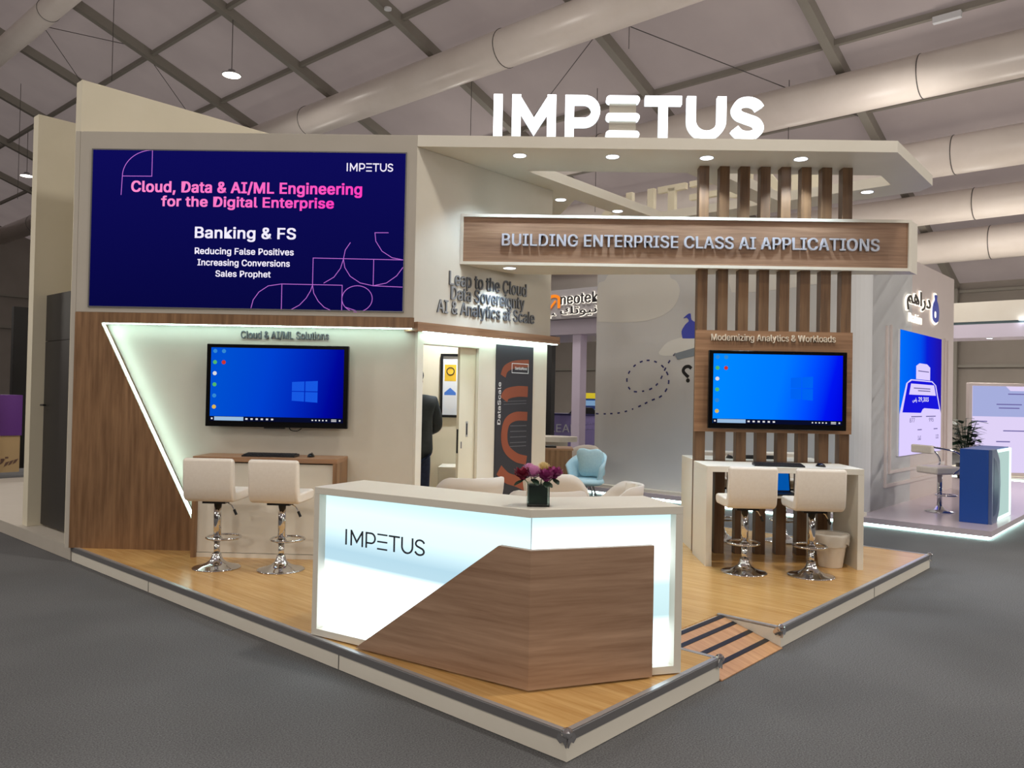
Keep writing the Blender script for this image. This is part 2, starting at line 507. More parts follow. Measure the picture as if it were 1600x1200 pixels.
# air ducts hung under the roof, running along the tent
for r, rad, l0, l1, lab in ((5.6, 0.34, 12, 54, 'long pale air duct crossing the upper left corner of the hall roof'),
                            (12.45, 0.50, -10, 54, 'thick pale air duct rising behind the tall blue display wall'),
                            (16.95, 0.50, -10, 40, 'pale air duct passing just above the glowing letters to upper right'),
                            (20.0, 0.50, -10, 30, 'pale air duct meeting the tip of the white canopy'),
                            (22.3, 0.44, -10, 30, 'pale air duct just above the right end of the wooden sign beam'),
                            (24.4, 0.50, -10, 30, 'lowest pale air duct, level with the wooden sign beam end')):
    bm = NB()
    zc = roofz(r) - 0.86
    tube(bm, [(0, 0, 0), (0, l1 - l0, 0)], rad, 28)
    o = obj('air_duct', bm, M['duct'], None, smooth=True, loc=RL(r, l0, zc), rotz=TH)
    tag(o, lab, 'air duct', 'air ducts under the tent roof')
    for l in range(int(l0) + 4, int(l1), 9):
        b2 = NB(); ring(b2, (0, l - l0, 0), rad + 0.003, 0.012, 32, 6, 'y')
        obj('seam_band', b2, M['wire'], o, smooth=True)

# two hanging lamps in view
for q, lab in (((8.9, 19.78, 11.04), 'round hanging hall lamp glowing above the left end of the display'),
               ((8.86, 37.6, 11.05), 'round hanging hall lamp glowing at far left beside the white fin wall')):
    o = thing('pendant_lamp', lab, 'hanging lamp', RL(*q), 0, 'hanging hall lamps')
    bm = NB(); lathe(bm, [(0, 0.16), (0.1, 0.16), (0.14, 0.06), (0.28, 0.03), (0.28, 0.0), (0.26, 0.0), (0.26, 0.015), (0, 0.015)], seg=28)
    obj('housing', bm, M['alu'], o, smooth=True)
    bm = NB(); lathe(bm, [(0, 0.0), (0.255, 0.0), (0.255, 0.012), (0, 0.012)], seg=28)
    obj('diffuser', bm, M['lampface'], o)
    bm = NB(); tube(bm, [(0, 0, 0.16), (0, 0, roofz(q[0]) - q[2] - 0.05)], 0.012, 6)
    obj('cord', bm, M['wire'], o)
    light('lamp_light', 'AREA', (0, 0, -0.03), HALL_LAMP_W, (1.0, 0.94, 0.86), parent=o, shape='DISK', size=0.5)
# wires and bracing cables
def wire(a, b, lab, cat='cable', name='bracing_cable', rad=0.012, group='bracing cables under the roof'):
    a = Vector(a); b = Vector(b)
    bm = NB(); tube(bm, [(0, 0, 0), b - a], rad, 6)
    tag(obj(name, bm, M['wire'], None, loc=a), lab, cat, group)
wire(RL(6.14, 27.24, roofz(6.14) - 0.3), RL(7.97, 24.9, roofz(7.97) - 0.3), 'thin bracing cable running right from the upper left duct to a roof beam')
wire(RL(6.14, 27.24, roofz(6.14) - 0.3), RL(8.4, 29.7, roofz(8.4) - 0.3), 'thin bracing cable slanting down from the upper left duct to a beam end')
wire(RL(8.61, 24.8, roofz(8.61) - 0.3), RL(11.2, 26.9, roofz(11.2) - 0.3), 'thin bracing cable slanting towards the top of the tall cream wall')
wire(RL(13.6, 9.9, roofz(13.6) - 0.3), RL(16.2, 14.8, roofz(16.2) - 0.3), 'thin bracing cable behind the glowing letter P')
wire(RL(13.7, 8.9, roofz(13.7) - 0.3), RL(18.7, 4.9, roofz(18.7) - 0.3), 'thin bracing cable slanting down behind the glowing letter U')
for (r, l, z1), lab in (((6.73, 22.95, 11.0), 'suspension wire hanging above the left end of the blue display'),
                        ((7.2, 33.0, 9.0), 'suspension wire hanging at far left above the fin wall'),
                        ((13.2, 14.0, 8.2), 'suspension wire hanging left of the glowing letter I'),
                        ((17.02, 6.19, 6.0), 'suspension wire hanging right of the glowing letter S'),
                        ((15.5, 11.2, 7.0), 'suspension wire hanging behind the three glowing bars'),
                        ((13.2, 8.6, 10.2), 'short suspension wire hanging above the glowing letter T')):
    p = RL(r, l, roofz(r) - 0.1)
    wire(p, (p.x, p.y, z1), lab, 'wire', 'suspension_wire', 0.01, 'wires hanging from the roof')
bm = NB(); lathe(bm, [(0, 0), (0.1, 0), (0.1, 0.05), (0, 0.05)])
tag(obj('smoke_detector', bm, M['printwhite'], None, loc=RL(10.56, 14.6, roofz(10.56) - 0.42)), 'small white smoke detector under the roof beam above the blue display', 'smoke detector')
bm = NB(); box(bm, -0.06, 0.06, -0.28, 0.28, -0.07, 0.07)
tag(obj('emergency_light', bm, M['printwhite'], None, loc=RL(16.15, 2.3, roofz(16.15) - 0.28), rotz=TH), 'small emergency light box on the roof purlin at upper right', 'emergency light')

# ================================================================== PLATFORM
pl = thing('stand_platform', 'low square exhibition platform with yellowish wood deck and white skirting', 'platform', P0, TH)
DECK = [(0, 0), (1.5, 0), (1.5, 0.45), (2.39, 0.45), (2.39, 0), (6.1, 0), (6.1, 6.1), (0, 6.1)]
bm = NB(); prism(bm, DECK, 0.004, PZ - 0.012)
obj('skirting', bm, M['white'], pl)
def inset(P, d):
    return [(d, d), (1.5 - d, d), (1.5 - d, 0.45 + d), (2.39 + d, 0.45 + d), (2.39 + d, d), (6.1 - d, d), (6.1 - d, 6.1 - d), (d, 6.1)]
bm = NB(); prism(bm, inset(DECK, 0.03), PZ - 0.012, PZ)
obj('deck', bm, M['floorwood'], pl)
def trim(a, b, nrm):
    bm = NB()
    a = Vector((a[0], a[1], 0)); b = Vector((b[0], b[1], 0)); nn = Vector((nrm[0], nrm[1], 0))
    for o0, o1, z0, z1 in ((-0.032, 0.004, PZ - 0.004, PZ + 0.003), (0.0, 0.005, PZ - 0.045, PZ + 0.003)):
        q = [a + nn * o0, b + nn * o0, b + nn * o1, a + nn * o1]
        prism(bm, [(p.x, p.y) for p in q], z0, z1)
    t = obj('edge_trim', bm, M['alu'], pl)
    bm = NB()
    q = [a + nn * 0.0045, b + nn * 0.0045, b + nn * 0.0065, a + nn * 0.0065]
    prism(bm, [(p.x, p.y) for p in q], PZ - 0.042, PZ - 0.002)
    obj('trim_face', bm, M['alu_dark'], t)
trim((0, 0.02), (0, 6.1), (-1, 0))
trim((0.02, 0), (1.48, 0), (0, -1))
trim((2.41, 0), (6.08, 0), (0, -1))
trim((6.1, 0.02), (6.1, 6.1), (1, 0))
bm = NB(); prism(bm, [(1.468, 0.02), (1.504, 0.02), (1.504, 0.48), (1.468, 0.48)], PZ - 0.006, PZ + 0.003); obj('ramp_trim', bm, M['alu'], pl)
bm = NB(); prism(bm, [(2.386, 0.02), (2.422, 0.02), (2.422, 0.48), (2.386, 0.48)], PZ - 0.006, PZ + 0.003); obj('ramp_trim', bm, M['alu'], pl)
def corner_cap(x, y, ang):
    bm = NB()
    blob(bm, (0, 0, PZ - 0.002), (0.028, 0.028, 0.026), 14, 10)
    for da in (-45, 45):                            # two petals lying on the side faces
        a = math.radians(ang + da)
        t = Vector((-math.sin(a), math.cos(a), 0)) * (1 if da < 0 else -1)
        nn = Vector((math.cos(a), math.sin(a), 0))
        prof = [(-0.006, 0.02), (0.02, 0.016), (0.045, -0.006), (0.05, -0.026), (0.03, -0.042), (0.012, -0.03), (-0.006, -0.055)]
        A = [bm.verts.new(nn * 0.008 + t * (-p[0]) + Vector((0, 0, PZ - 0.012 + p[1]))) for p in prof]
        B = [bm.verts.new(nn * 0.016 + t * (-p[0]) + Vector((0, 0, PZ - 0.012 + p[1]))) for p in prof]
        face(bm, A); face(bm, B[::-1])
        for i in range(len(prof)):
            face(bm, (A[i], A[(i + 1) % len(prof)], B[(i + 1) % len(prof)], B[i]))
    box(bm, -0.02, 0.02, -0.02, 0.02, PZ - 0.004, PZ + 0.007)
    bmesh.ops.translate(bm, verts=bm.verts, vec=(x, y, 0))
    obj('corner_cap', bm, M['chrome'], pl, smooth=False)
corner_cap(0, 0, 225); corner_cap(1.5, 0, 315); corner_cap(2.39, 0, 225); corner_cap(6.1, 0, 315)
for l in (1.76, 4.4):
    bm = NB(); box(bm, -0.002, 0.001, l, l + 0.006, 0.006, PZ - 0.046); obj('skirting_joint', bm, M['darkgrey'], pl)
bm = NB(); box(bm, 4.35, 4.356, -0.002, 0.001, 0.006, PZ - 0.046); obj('skirting_joint', bm, M['darkgrey'], pl)

rp = thing('access_ramp', 'short wood ramp with black grip strips cut into the platform edge', 'ramp', RL(1.95, 0.2), TH)
bm = NB(); prism(bm, [(-0.215, 0.002), (0.247, 0.002), (0.247, PZ - 0.004), (0.235, PZ - 0.004), (-0.215, 0.008)], -0.447, 0.437, 'x')
obj('ramp_board', bm, M['rampwood'], rp)
for t in (0.99, 0.78, 0.51, 0.24):
    y = -0.215 + t * 0.45; z = 0.008 + t * (PZ - 0.012)
    bm = NB()
    prism(bm, [(y - 0.016, z - 0.0035), (y + 0.016, z + 0.005), (y + 0.016, z + 0.008), (y - 0.016, z - 0.0005)], -0.445, 0.435, 'x')
    obj('grip_strip', bm, M['black'], rp)

bm = NB(); prism(bm, [(0, 6.13), (6.1, 6.13), (6.1, 13), (0, 13)], 0.004, PZ)
tag(obj('neighbour_platform', bm, M['greywall'], None, loc=P0, rotz=TH), 'white raised base under the fin wall at far left', 'platform')

# ================================================================== TALL WALLS AT THE BACK LEFT
bm = NB(); box(bm, 0, 6.1, -0.07, 0.07, 0, 4.60)
o = obj('tall_wall', bm, M['cream'], None, loc=RL(0.0, 6.24, PZ), rotz=TH, bevel=0.003, bseg=1)
tag(o, 'tall cream wall rising behind the top of the blue display', 'wall')
bm = NB(); box(bm, 0, 3.2, -0.05, 0.10, 0, 4.60)
o = obj('fin_wall', bm, M['cream'], None, loc=RL(0.07, 7.68, PZ), rotz=TH, bevel=0.003, bseg=1)
tag(o, 'narrow tall cream fin wall at far left beside dark door', 'wall')
dr = thing('storage_door', 'tall dark grey door between the fin wall and the display wall', 'door', RL(0.22, 7.05, PZ), TH)
bm = NB(); box(bm, -0.02, 0.02, -0.5, 0.56, 0.02, 2.06); obj('door_leaf', bm, M['darkgrey'], dr)
bm = NB(); box(bm, -0.02, 0.02, -0.5, 0.56, 2.065, 2.58); obj('transom_panel', bm, M['darkgrey'], dr)
bm = NB(); tube(bm, [(-0.02, 0.5, 1.35), (-0.07, 0.5, 1.35), (-0.07, 0.4, 1.35)], 0.01, 8); obj('door_handle', bm, M['black'], dr)
bm = NB(); box(bm, -0.02, 0.08, -0.66, -0.52, 0, 2.6); obj('door_post', bm, M['greywall'], dr)

# ================================================================== DISPLAY WALL
Y0, YR = 7.639, 7.76
sw = thing('display_wall', 'wide grey and oak wall unit carrying the blue display, with slanted lit recess', 'wall unit', (-2.8, Y0, PZ))
bm = NB(); box(bm, -4.455, -1.15, Y0, Y0 + 0.35, 2.43, 4.198); obj('upper_panel', bm, M['greywall'], sw, world=True, bevel=0.004, bseg=1)
bm = NB(); box(bm, -4.50, -4.455, Y0, Y0 + 0.35, PZ, 4.198); obj('side_panel', bm, M['greywall'], sw, world=True)
SUR = [(-4.455, PZ), (-3.108, PZ), (-4.199, 2.33), (-1.146, 2.33), (-1.146, 2.43), (-4.455, 2.43)]
bm = NB(); prism(bm, SUR, Y0 - 0.004, YR - 0.03, 'y'); obj('wood_surround', bm, M['wood_v'], sw, world=True)
bm = NB(); box(bm, -4.45, -1.128, YR, YR + 0.2, PZ, 2.44); obj('recess_panel', bm, M['whitewall'], sw, world=True)
bm = NB()
prism(bm, [(-4.18, 2.322), (-1.15, 2.322), (-1.15, 2.329), (-4.183, 2.329)], Y0 + 0.020, Y0 + 0.045, 'y')
obj('led_strip', bm, M['ledstrip'], sw, world=True)
bm = NB()
prism(bm, [(-4.190, 2.328), (-3.10, PZ + 0.02), (-3.108, PZ + 0.02), (-4.198, 2.328)], Y0 + 0.020, Y0 + 0.045, 'y')
obj('led_strip', bm, M['ledstrip'], sw, world=True)
bm = NB(); text(bm, 'Cloud & AI/ML Solutions', -2.43, 2.243, 0.87, 0.088, YR - 0.004, 0.012, 0.014); obj('lettering', bm, M['letter'], sw, world=True, label='grey raised lettering')

# ------------------------------------------------------------------ IMPETUS letters
def impetus(w_):
    """the seven letters as strokes in a box 1 high, about 6.1 wide; returns [(name, [(pts, width, closed)])]"""
    h = w_ / 2
    S_box = [(0.97, 0.80), (0.83, 0.93), (0.55, 1.0), (0.25, 0.95), (0.08, 0.77), (0.18, 0.6), (0.5, 0.5), (0.83, 0.4), (0.95, 0.22), (0.8, 0.06), (0.48, 0.0), (0.2, 0.06), (0.02, 0.2)]
    sx0, sx1 = 5.317 + h, 6.11 - h
    S_ = smooth_pts([(sx0 + (sx1 - sx0) * a, h + (1 - w_) * b) for a, b in S_box], 4)
    m0, m1 = 0.417 + h, 1.413 - h
    u0, u1 = 4.36 + h, 5.24 - h
    ur = (u1 - u0) / 2
    p0 = 1.62 + h
    pc = 0.63 + 0.0
    pr = (1 - h - (0.27 + h)) / 2
    pz = (1 - h + 0.27 + h) / 2
    return [('letter', [([(h, 0), (h, 1)], w_, False)]),
            ('letter', [([(m0, 0), (m0, 1)], w_, False), ([(m1, 0), (m1, 1)], w_, False),
                        ([(m0 - h * 0.2, 1 - h * 0.5), ((m0 + m1) / 2, 0.26), (m1 + h * 0.2, 1 - h * 0.5)], w_, False)]),
            ('letter', [([(p0, 0), (p0, 1)], w_, False), ([(p0, 1 - h)] + arc(2.41 - h - pr, pz, pr, pr, 90, -90, 14) + [(p0, 0.27 + h)], w_, False)]),
            ('letter', [([(2.54, z), (3.30, z)], w_ * 0.88, False) for z in (h * 0.9, 0.5, 1 - h * 0.9)]),
            ('letter', [([(3.417, 1 - h), (4.243, 1 - h)], w_, False), ([(3.83, 0), (3.83, 1 - h)], w_, False)]),
            ('letter', [([(u0, 1)] + arc((u0 + u1) / 2, h + ur, ur, ur, 180, 360, 16) + [(u1, 1)], w_, False)]),
            ('letter', [(S_, w_, False)])]
LET = ('I', 'M', 'P', 'three bars', 'T', 'U', 'S')
def impetus_bm(bm, stroke, x0, z0, height, width, y, depth):
    kx = width / 6.11; kz = height
    for nm, strokes in impetus(stroke):
        for pts, w_, cl in strokes:
            t = NB(); ribbon(t, pts, w_, 0, 1, cl)
            for v in t.verts:
                v.co = Vector((x0 + v.co.x * kx, y - depth * v.co.y, z0 + v.co.z * kz))
            tmp = bpy.data.meshes.new('t'); t.to_mesh(tmp); t.free(); bm.from_mesh(tmp); bpy.data.meshes.remove(tmp)
    return bm
def impetus_sign(name, label, cat, loc, rotz, width, height, stroke, depth, mface, mside, acrylic=False, group=None):
    s = thing(name, label, cat, loc, rotz, group)
    kx = width / 6.11
    for idx, (nm, strokes) in enumerate(impetus(stroke)):
        b1 = NB(); b2 = NB()
        for pts, w_, cl in strokes:
            if acrylic and idx == 3:
                for b, k, ya, yb in ((b1, 1.0, 0, 0.004), (b2, 0.985, 0.004, depth)):
                    rz = w_ / 2 * height * k; zc = pts[0][1] * height
                    xa, xb = (pts[0][0] - 3.055) * kx + rz, (pts[1][0] - 3.055) * kx - rz
                    prism(b, arc(xb, zc, rz, rz, -90, 90, 10) + arc(xa, zc, rz, rz, 90, 270, 10), ya, yb, 'y')
                continue
            for b, w2, ya, yb in ((b1, w_, 0, 0.004), (b2, w_ * 0.985, 0.004, depth)):
                t = NB(); ribbon(t, pts, w2, ya, yb, cl)
                for v in t.verts:
                    v.co = Vector(((v.co.x - 3.055) * kx, v.co.y, v.co.z * height))
                tmp = bpy.data.meshes.new('t'); t.to_mesh(tmp); t.free(); b.from_mesh(tmp); bpy.data.meshes.remove(tmp)
        L_ = obj('letter', b2, mside, s, label='sides of the letter ' + LET[idx] if idx != 3 else 'sides of the three bars')
        obj('letter_face', b1, mface, L_, label='glowing face of the letter ' + LET[idx] if acrylic else None)
    if acrylic:
        bm = NB(); box(bm, (2.62 - 3.055) * kx, (3.22 - 3.055) * kx, 0.02, 0.045, 0.02, height * 0.96)
        obj('acrylic_panel', bm, M['acrylic'], s, label='rippled clear panel between the three bars')
    return s
impetus_sign('illuminated_sign', 'glowing white capital letters standing on the front edge of the canopy', 'sign',
             ((-0.422 + 2.188) / 2, 7.66, 4.199), 0, 2.61, 0.415, 0.2, 0.07, M['letterlit'], M['lettersides'], True)
impetus_sign('unlit_sign', 'cream letter set seen from behind through the canopy opening', 'sign',
             RL(6.62, 2.99, 4.199), TH + PI / 2, 3.2, 0.43, 0.2, 0.07, M['cream'], M['cream'])

# ------------------------------------------------------------------ LED display
ld = thing('led_display', 'large dark blue LED display with pink and white text', 'display', (-2.79, Y0, 2.49))
W_, H_ = 3.06, 1.525
bm = NB(); box(bm, -W_ / 2, W_ / 2, -0.006, 0.0, 0, H_)
obj('screen', bm, emission_ramp('display_navy', [(0, (8, 8, 66)), (1, (14, 12, 88))], 2, 1.0), ld)
bm = NB()
for x0, x1, z0, z1 in ((-W_ / 2 - 0.012, W_ / 2 + 0.012, -0.012, 0), (-W_ / 2 - 0.012, W_ / 2 + 0.012, H_, H_ + 0.012), (-W_ / 2 - 0.012, -W_ / 2, 0, H_), (W_ / 2, W_ / 2 + 0.012, 0, H_)):
    box(bm, x0, x1, -0.01, 0, z0, z1)
obj('frame', bm, M['alu_dark'], ld)
def LX(x): return (x - 12) / 1560 * W_ - W_ / 2
def LZ(x, y): return H_ - (y - 45 - (x - 12) * 0.012) / 784 * H_
def ledtext(s, x0, x1, y0, y1, m, bold):
    xm = (x0 + x1) / 2
    bm = NB(); text(bm, s, LX(xm), (LZ(xm, y0) + LZ(xm, y1)) / 2, (x1 - x0) / 1560 * W_, (y1 - y0) / 784 * H_, -0.007, 0.001, bold)
    obj('display_text', bm, m, ld)
M['ledpink'] = emission_ramp('display_pink', [(0, (255, 140, 205)), (1, (255, 62, 190))], 0, 1.0)
M['ledwhite'] = emission('display_white', (244, 238, 255), 1.0)
M['ledline'] = emission('display_line', (206, 120, 226), 0.85)
ledtext('Cloud, Data & AI/ML Engineering', 208, 1360, 205, 279, M['ledpink'], 0.035)
ledtext('for the Digital Enterprise', 360, 1222, 280, 348, M['ledpink'], 0.035)
ledtext('Banking & FS', 533, 1037, 432, 506, M['ledwhite'], 0.03)
ledtext('Reducing False Positives', 535, 1028, 537, 579, M['ledwhite'], 0.025)
ledtext('Increasing Conversions', 550, 1010, 594, 636, M['ledwhite'], 0.025)
ledtext('Sales Prophet', 641, 916, 650, 690, M['ledwhite'], 0.025)
bm = NB(); impetus_bm(bm, 0.15, LX(1281), LZ(1281, 152), 0.08, (1512 - 1281) / 1560 * W_, -0.007, 0.001)
obj('display_logo', bm, M['ledwhite'], ld)
for pts in ([(310, 48), (310, 178), (162, 177), (158, 272)], [(162, 177)] + [(310 - 148 * math.cos(a * PI / 32), 177 - 130 * math.sin(a * PI / 32)) for a in range(1, 17)],
            [(1570, 593), (1125, 585), (1125, 720)], [(1125, 720), (1116, 748), (1095, 785), (1062, 820), (1022, 842)], [(1125, 720), (1132, 760), (1155, 800), (1185, 830), (1220, 846)],
            [(822, 836), (832, 795), (860, 755), (905, 725), (970, 715), (1272, 720), (1272, 847)], [(973, 715), (973, 842)],
            [(1347 + 75 * math.cos(a * PI / 20), 787 + 65 * math.sin(a * PI / 20)) for a in range(-30, 10)] + [(1290, 829)],
            [(1275, 590), (1283, 632), (1310, 675), (1360, 708), (1425, 722), (1490, 708), (1540, 672), (1570, 630)], [(1425, 590), (1425, 722), (1570, 728)],
            [(1308, 507), (1283, 545), (1275, 590), (1262, 635), (1230, 680), (1180, 710)], [(1495, 458), (1428, 458), (1433, 500), (1465, 550), (1515, 582), (1570, 593)]):
    bm = NB(); ribbon(bm, [(LX(x), LZ(x, y)) for x, y in pts], 0.006, -0.0065, -0.0075)
    obj('display_graphic', bm, M['ledline'], ld)

# ------------------------------------------------------------------ televisions
ICON = [(245, 245, 250), (220, 60, 50), (90, 200, 120), (60, 150, 230), (240, 240, 245), (240, 200, 90)]
iconm = [emission('icon_%d' % i, c, 0.8) for i, c in enumerate(ICON)]
M['taskbar'] = emission('taskbar', (10, 16, 48), 0.8)
M['searchbox'] = emission('search_box', (170, 205, 240), 0.8)
def tv(label, loc, w_, h_, stops, strength, pane_cols, logo=True):
    t = thing('television', label, 'television', loc)
    bm = NB(); box(bm, -w_ / 2, w_ / 2, -0.05, 0, 0, h_); obj('bezel', bm, M['blackgloss'], t, bevel=0.006)
    bm = NB(); box(bm, -w_ / 2 + 0.2, w_ / 2 - 0.2, 0, 0.06, h_ * 0.2, h_ * 0.8); obj('wall_mount', bm, M['black'], t)
    bx, bz0, bz1 = 0.045, 0.055, 0.035
    sw_, sh_ = w_ - 2 * bx, h_ - bz0 - bz1
    bm = NB(); box(bm, -sw_ / 2, sw_ / 2, -0.0535, -0.05, bz0, h_ - bz1)
    s = obj('screen', bm, emission_ramp('desktop_blue', stops, 0, strength, tilt=-0.12), t)
    bm = NB(); box(bm, -sw_ / 2, sw_ / 2, -0.0545, -0.0536, bz0, bz0 + 0.045); obj('taskbar', bm, M['taskbar'], s)
    bm = NB(); box(bm, -sw_ / 2 + 0.045, -sw_ / 2 + 0.045 + sw_ * 0.22, -0.0553, -0.0546, bz0 + 0.004, bz0 + 0.041); obj('search_box', bm, M['searchbox'], s)
    marks = [(-sw_ / 2 + 0.014, 0.016, 0.014, 0.03)]
    marks += [(-sw_ / 2 + sw_ * 0.27 + 0.05 * i, 0.022, 0.014, 0.03) for i in range(6)]
    marks += [(sw_ / 2 - 0.3 + 0.034 * i, 0.014, 0.016, 0.028) for i in range(5)]
    marks += [(sw_ / 2 - 0.11, 0.05, 0.012, 0.019), (sw_ / 2 - 0.11, 0.05, 0.026, 0.033), (sw_ / 2 - 0.035, 0.015, 0.015, 0.03)]
    for x, wd, za, zb in marks:                     # every taskbar mark is a part of its own
        bm = NB(); box(bm, x, x + wd, -0.0553, -0.0546, bz0 + za, bz0 + zb); obj('taskbar_icon', bm, iconm[0], s)
    for i, (cx, cz, k) in enumerate(((0, 0, 3), (1, 0, 3), (0, 1, 2), (1, 1, 1), (0, 2, 4), (0, 3, 2), (0, 4, 3), (0, 5, 5))):
        x = -sw_ / 2 + 0.04 + 0.085 * cx; z = h_ - bz1 - 0.035 - 0.108 * cz
        bm = NB()
        lathe(bm, [(0, 0), (0.02, 0), (0.02, 0.001), (0, 0.001)], seg=14)
        bm.transform(Matrix.Translation((x, -0.0546, z)) @ Matrix.Rotation(PI / 2, 4, 'X'))
        obj('desktop_icon', bm, iconm[k], s)
        bm = NB(); box(bm, x - 0.004, x + 0.014, -0.0555, -0.0549, z - 0.012, z + 0.006)
        obj('icon_mark', bm, iconm[0], s)
    bm = NB()
    px, pz, pw, ph = pane_cols
    x0 = -sw_ / 2 + px * sw_; zc = bz0 + pz * sh_
    for i in (0, 1):
        for j in (0, 1):
            xa, xb = x0 + i * pw * 0.52, x0 + i * pw * 0.52 + pw * 0.48
            ka, kb = 0.86 + 0.14 * (i * 0.52), 0.86 + 0.14 * (i * 0.52 + 0.48)
            sgn = 1 if j else -1
            prism(bm, [(xa, zc + sgn * 0.004), (xb, zc + sgn * 0.004), (xb, zc + sgn * ph * kb), (xa, zc + sgn * ph * ka)], -0.0536, -0.0545, 'y')
    obj('desktop_logo', bm, M['pane_l'] if logo else M['pane_r'], s)
    return t
M['pane_l'] = emission('window_pane_glow', (24, 92, 236), 0.9)
M['pane_r'] = emission('window_pane_faint', (0, 104, 255), 0.9)
tvl = tv('television on the white recessed wall under the lettering, beside the left oak desk', (-2.466, 7.70, 1.345), 1.385, 0.80,
         [(0.0, (0, 82, 214)), (0.35, (0, 66, 212)), (0.62, (0, 40, 190)), (0.85, (0, 8, 158)), (1.0, (0, 0, 120))], 0.95, (0.615, 0.42, 0.25, 0.105))
bm = NB(); tube(bm, smooth_pts([(0.12, -0.02, 0.005), (0.14, -0.02, -0.025), (0.2, -0.02, -0.03), (0.24, -0.01, -0.005)], 5), 0.005, 6); obj('cable', bm, M['black'], tvl)
bm = NB(); box(bm, -0.12, 0.08, -0.04, -0.01, -0.012, 0.0); obj('sensor_bar', bm, M['black'], tvl)

# ================================================================== DOORWAY WALL (turns away to the right)
dw = thing('doorway_wall', 'white angled wall with doorway, oak band and three lines of grey lettering', 'wall unit', P0, TH)
bm = NB(); box(bm, 2.107, 4.19, 3.56, 3.70, 2.39, 4.085); obj('upper_panel', bm, M['whitewall'], dw)
bm = NB(); box(bm, 2.11, 4.30, 3.50, 3.70, 2.305, 2.39); obj('wood_band', bm, M['wood_h'], dw)
bm = NB()
D0, D1, DZ = 2.275, 3.06, 2.19
box(bm, 2.20, D0, 3.60, 3.70, PZ, 2.305); box(bm, D1, 4.19, 3.60, 3.64, PZ, 2.305); box(bm, D0, D1, 3.60, 3.70, DZ, 2.305); box(bm, 3.5, 4.19, 3.64, 3.70, PZ, 2.305)
obj('lower_panel', bm, M['white'], dw)
bm = NB(); box(bm, 2.22, 4.28, 3.52, 3.555, 2.297, 2.304); obj('led_strip', bm, M['ledstrip'], dw)
for s, a, b, z0, z1 in (('Leap to the Cloud', 2.56, 3.745, 2.765, 2.945), ('Data Sovereignty', 2.585, 3.715, 2.62, 2.797), ('AI & Analytics at Scale', 2.40, 3.89, 2.475, 2.645)):
    bm = NB(); text(bm, s, (a + b) / 2, (z0 + z1) / 2, b - a, z1 - z0, 3.558, 0.012, 0.01); obj('lettering', bm, M['letter'], dw, label='grey raised lettering line')
dl = thing('sliding_door', 'half open cream sliding door in the doorway with recessed handle', 'door', RL(2.83, 3.665, PZ), TH)
bm = NB(); box(bm, 0, 0.62, -0.018, 0.018, 0.01, 2.06); obj('door_leaf', bm, M['cream'], dl)
bm = NB(); box(bm, 0.10, 0.13, -0.020, -0.0185, 1.12, 1.28); obj('handle', bm, M['alu'], dl)
bm = NB(); box(bm, 0.107, 0.123, -0.0215, -0.0202, 1.14, 1.26); obj('handle_slot', bm, M['black'], dl)
bm = NB(); box(bm, -0.002, -0.0004, -0.012, 0.012, 0.95, 1.2); obj('lock_plate', bm, M['black'], dl)
bm = NB(); box(bm, 0.03, 0.045, -0.020, -0.0185, 1.0, 1.07); obj('keyhole_plate', bm, M['alu_dark'], dl)

# banner on the angled wall
bn = thing('printed_banner', 'tall charcoal banner with winding rust orange band beside the doorway', 'banner', RL(3.625, 3.598, 0.35), TH)
bm = NB(); box(bm, -0.305, 0.305, -0.012, 0, 0, 1.9); obj('banner_sheet', bm, M['bannerblack'], bn)
bm = NB()
def bx(x): return (x - 182) / 290 * 0.61
def bz(y): return 1.9 - (y - 40) / 715 * 1.47
wig = [(285, 150), (150, 160), (100, 190)]
def band(bm, pts, w_):
    ribbon(bm, smooth_pts([(bx(x), bz(y)) for x, y in pts], 6), w_, -0.0125, -0.0135)
band(bm, [(290, 130), (180, 140), (110, 165), (88, 205)], 0.085)
band(bm, [(285, 285), (200, 285), (120, 300), (98, 330)], 0.12)
band(bm, [(285, 420), (190, 420), (125, 450), (105, 520), (125, 590), (200, 640), (285, 660)], 0.10)
band(bm, [(70, 700), (130, 745), (210, 770), (285, 800)], 0.12)
band(bm, [(70, 880), (150, 890), (215, 905), (250, 960), (255, 1040)], 0.11)
band(bm, [(285, 1080), (180, 1085), (70, 1105)], 0.12)
obj('orange_band', bm, M['orange'], bn)
bm = NB()
for z in (470, 500, 530, 560, 580):
    ribbon(bm, [(bx(150), bz(z)), (bx(280), bz(z))], 0.008, -0.0125, -0.0132)
for z in (340, 355, 1000, 1025):
    ribbon(bm, [(bx(95), bz(z)), (bx(275), bz(z - 6))], 0.006, -0.0125, -0.0132)
obj('grey_lines', bm, M['letter'], bn)
bm = NB(); ribbon(bm, [(bx(155), bz(135)), (bx(285), bz(135)), (bx(285), bz(185)), (bx(155), bz(185))], 0.008, -0.0137, -0.0145, True)
text(bm, 'SambaNova', bx(226), bz(160), 0.20, 0.032, -0.0137, 0.001, 0.02); obj('logo_box', bm, M['printwhite'], bn)
bm = NB(); text(bm, 'DataScale', 0, 0, 0.46, 0.05, 0, 0.001, 0.01, Matrix.Translation((bx(62), -0.0125, bz(350))) @ Matrix.Rotation(-PI / 2, 4, 'Y')); obj('side_text', bm, M['printwhite'], bn)

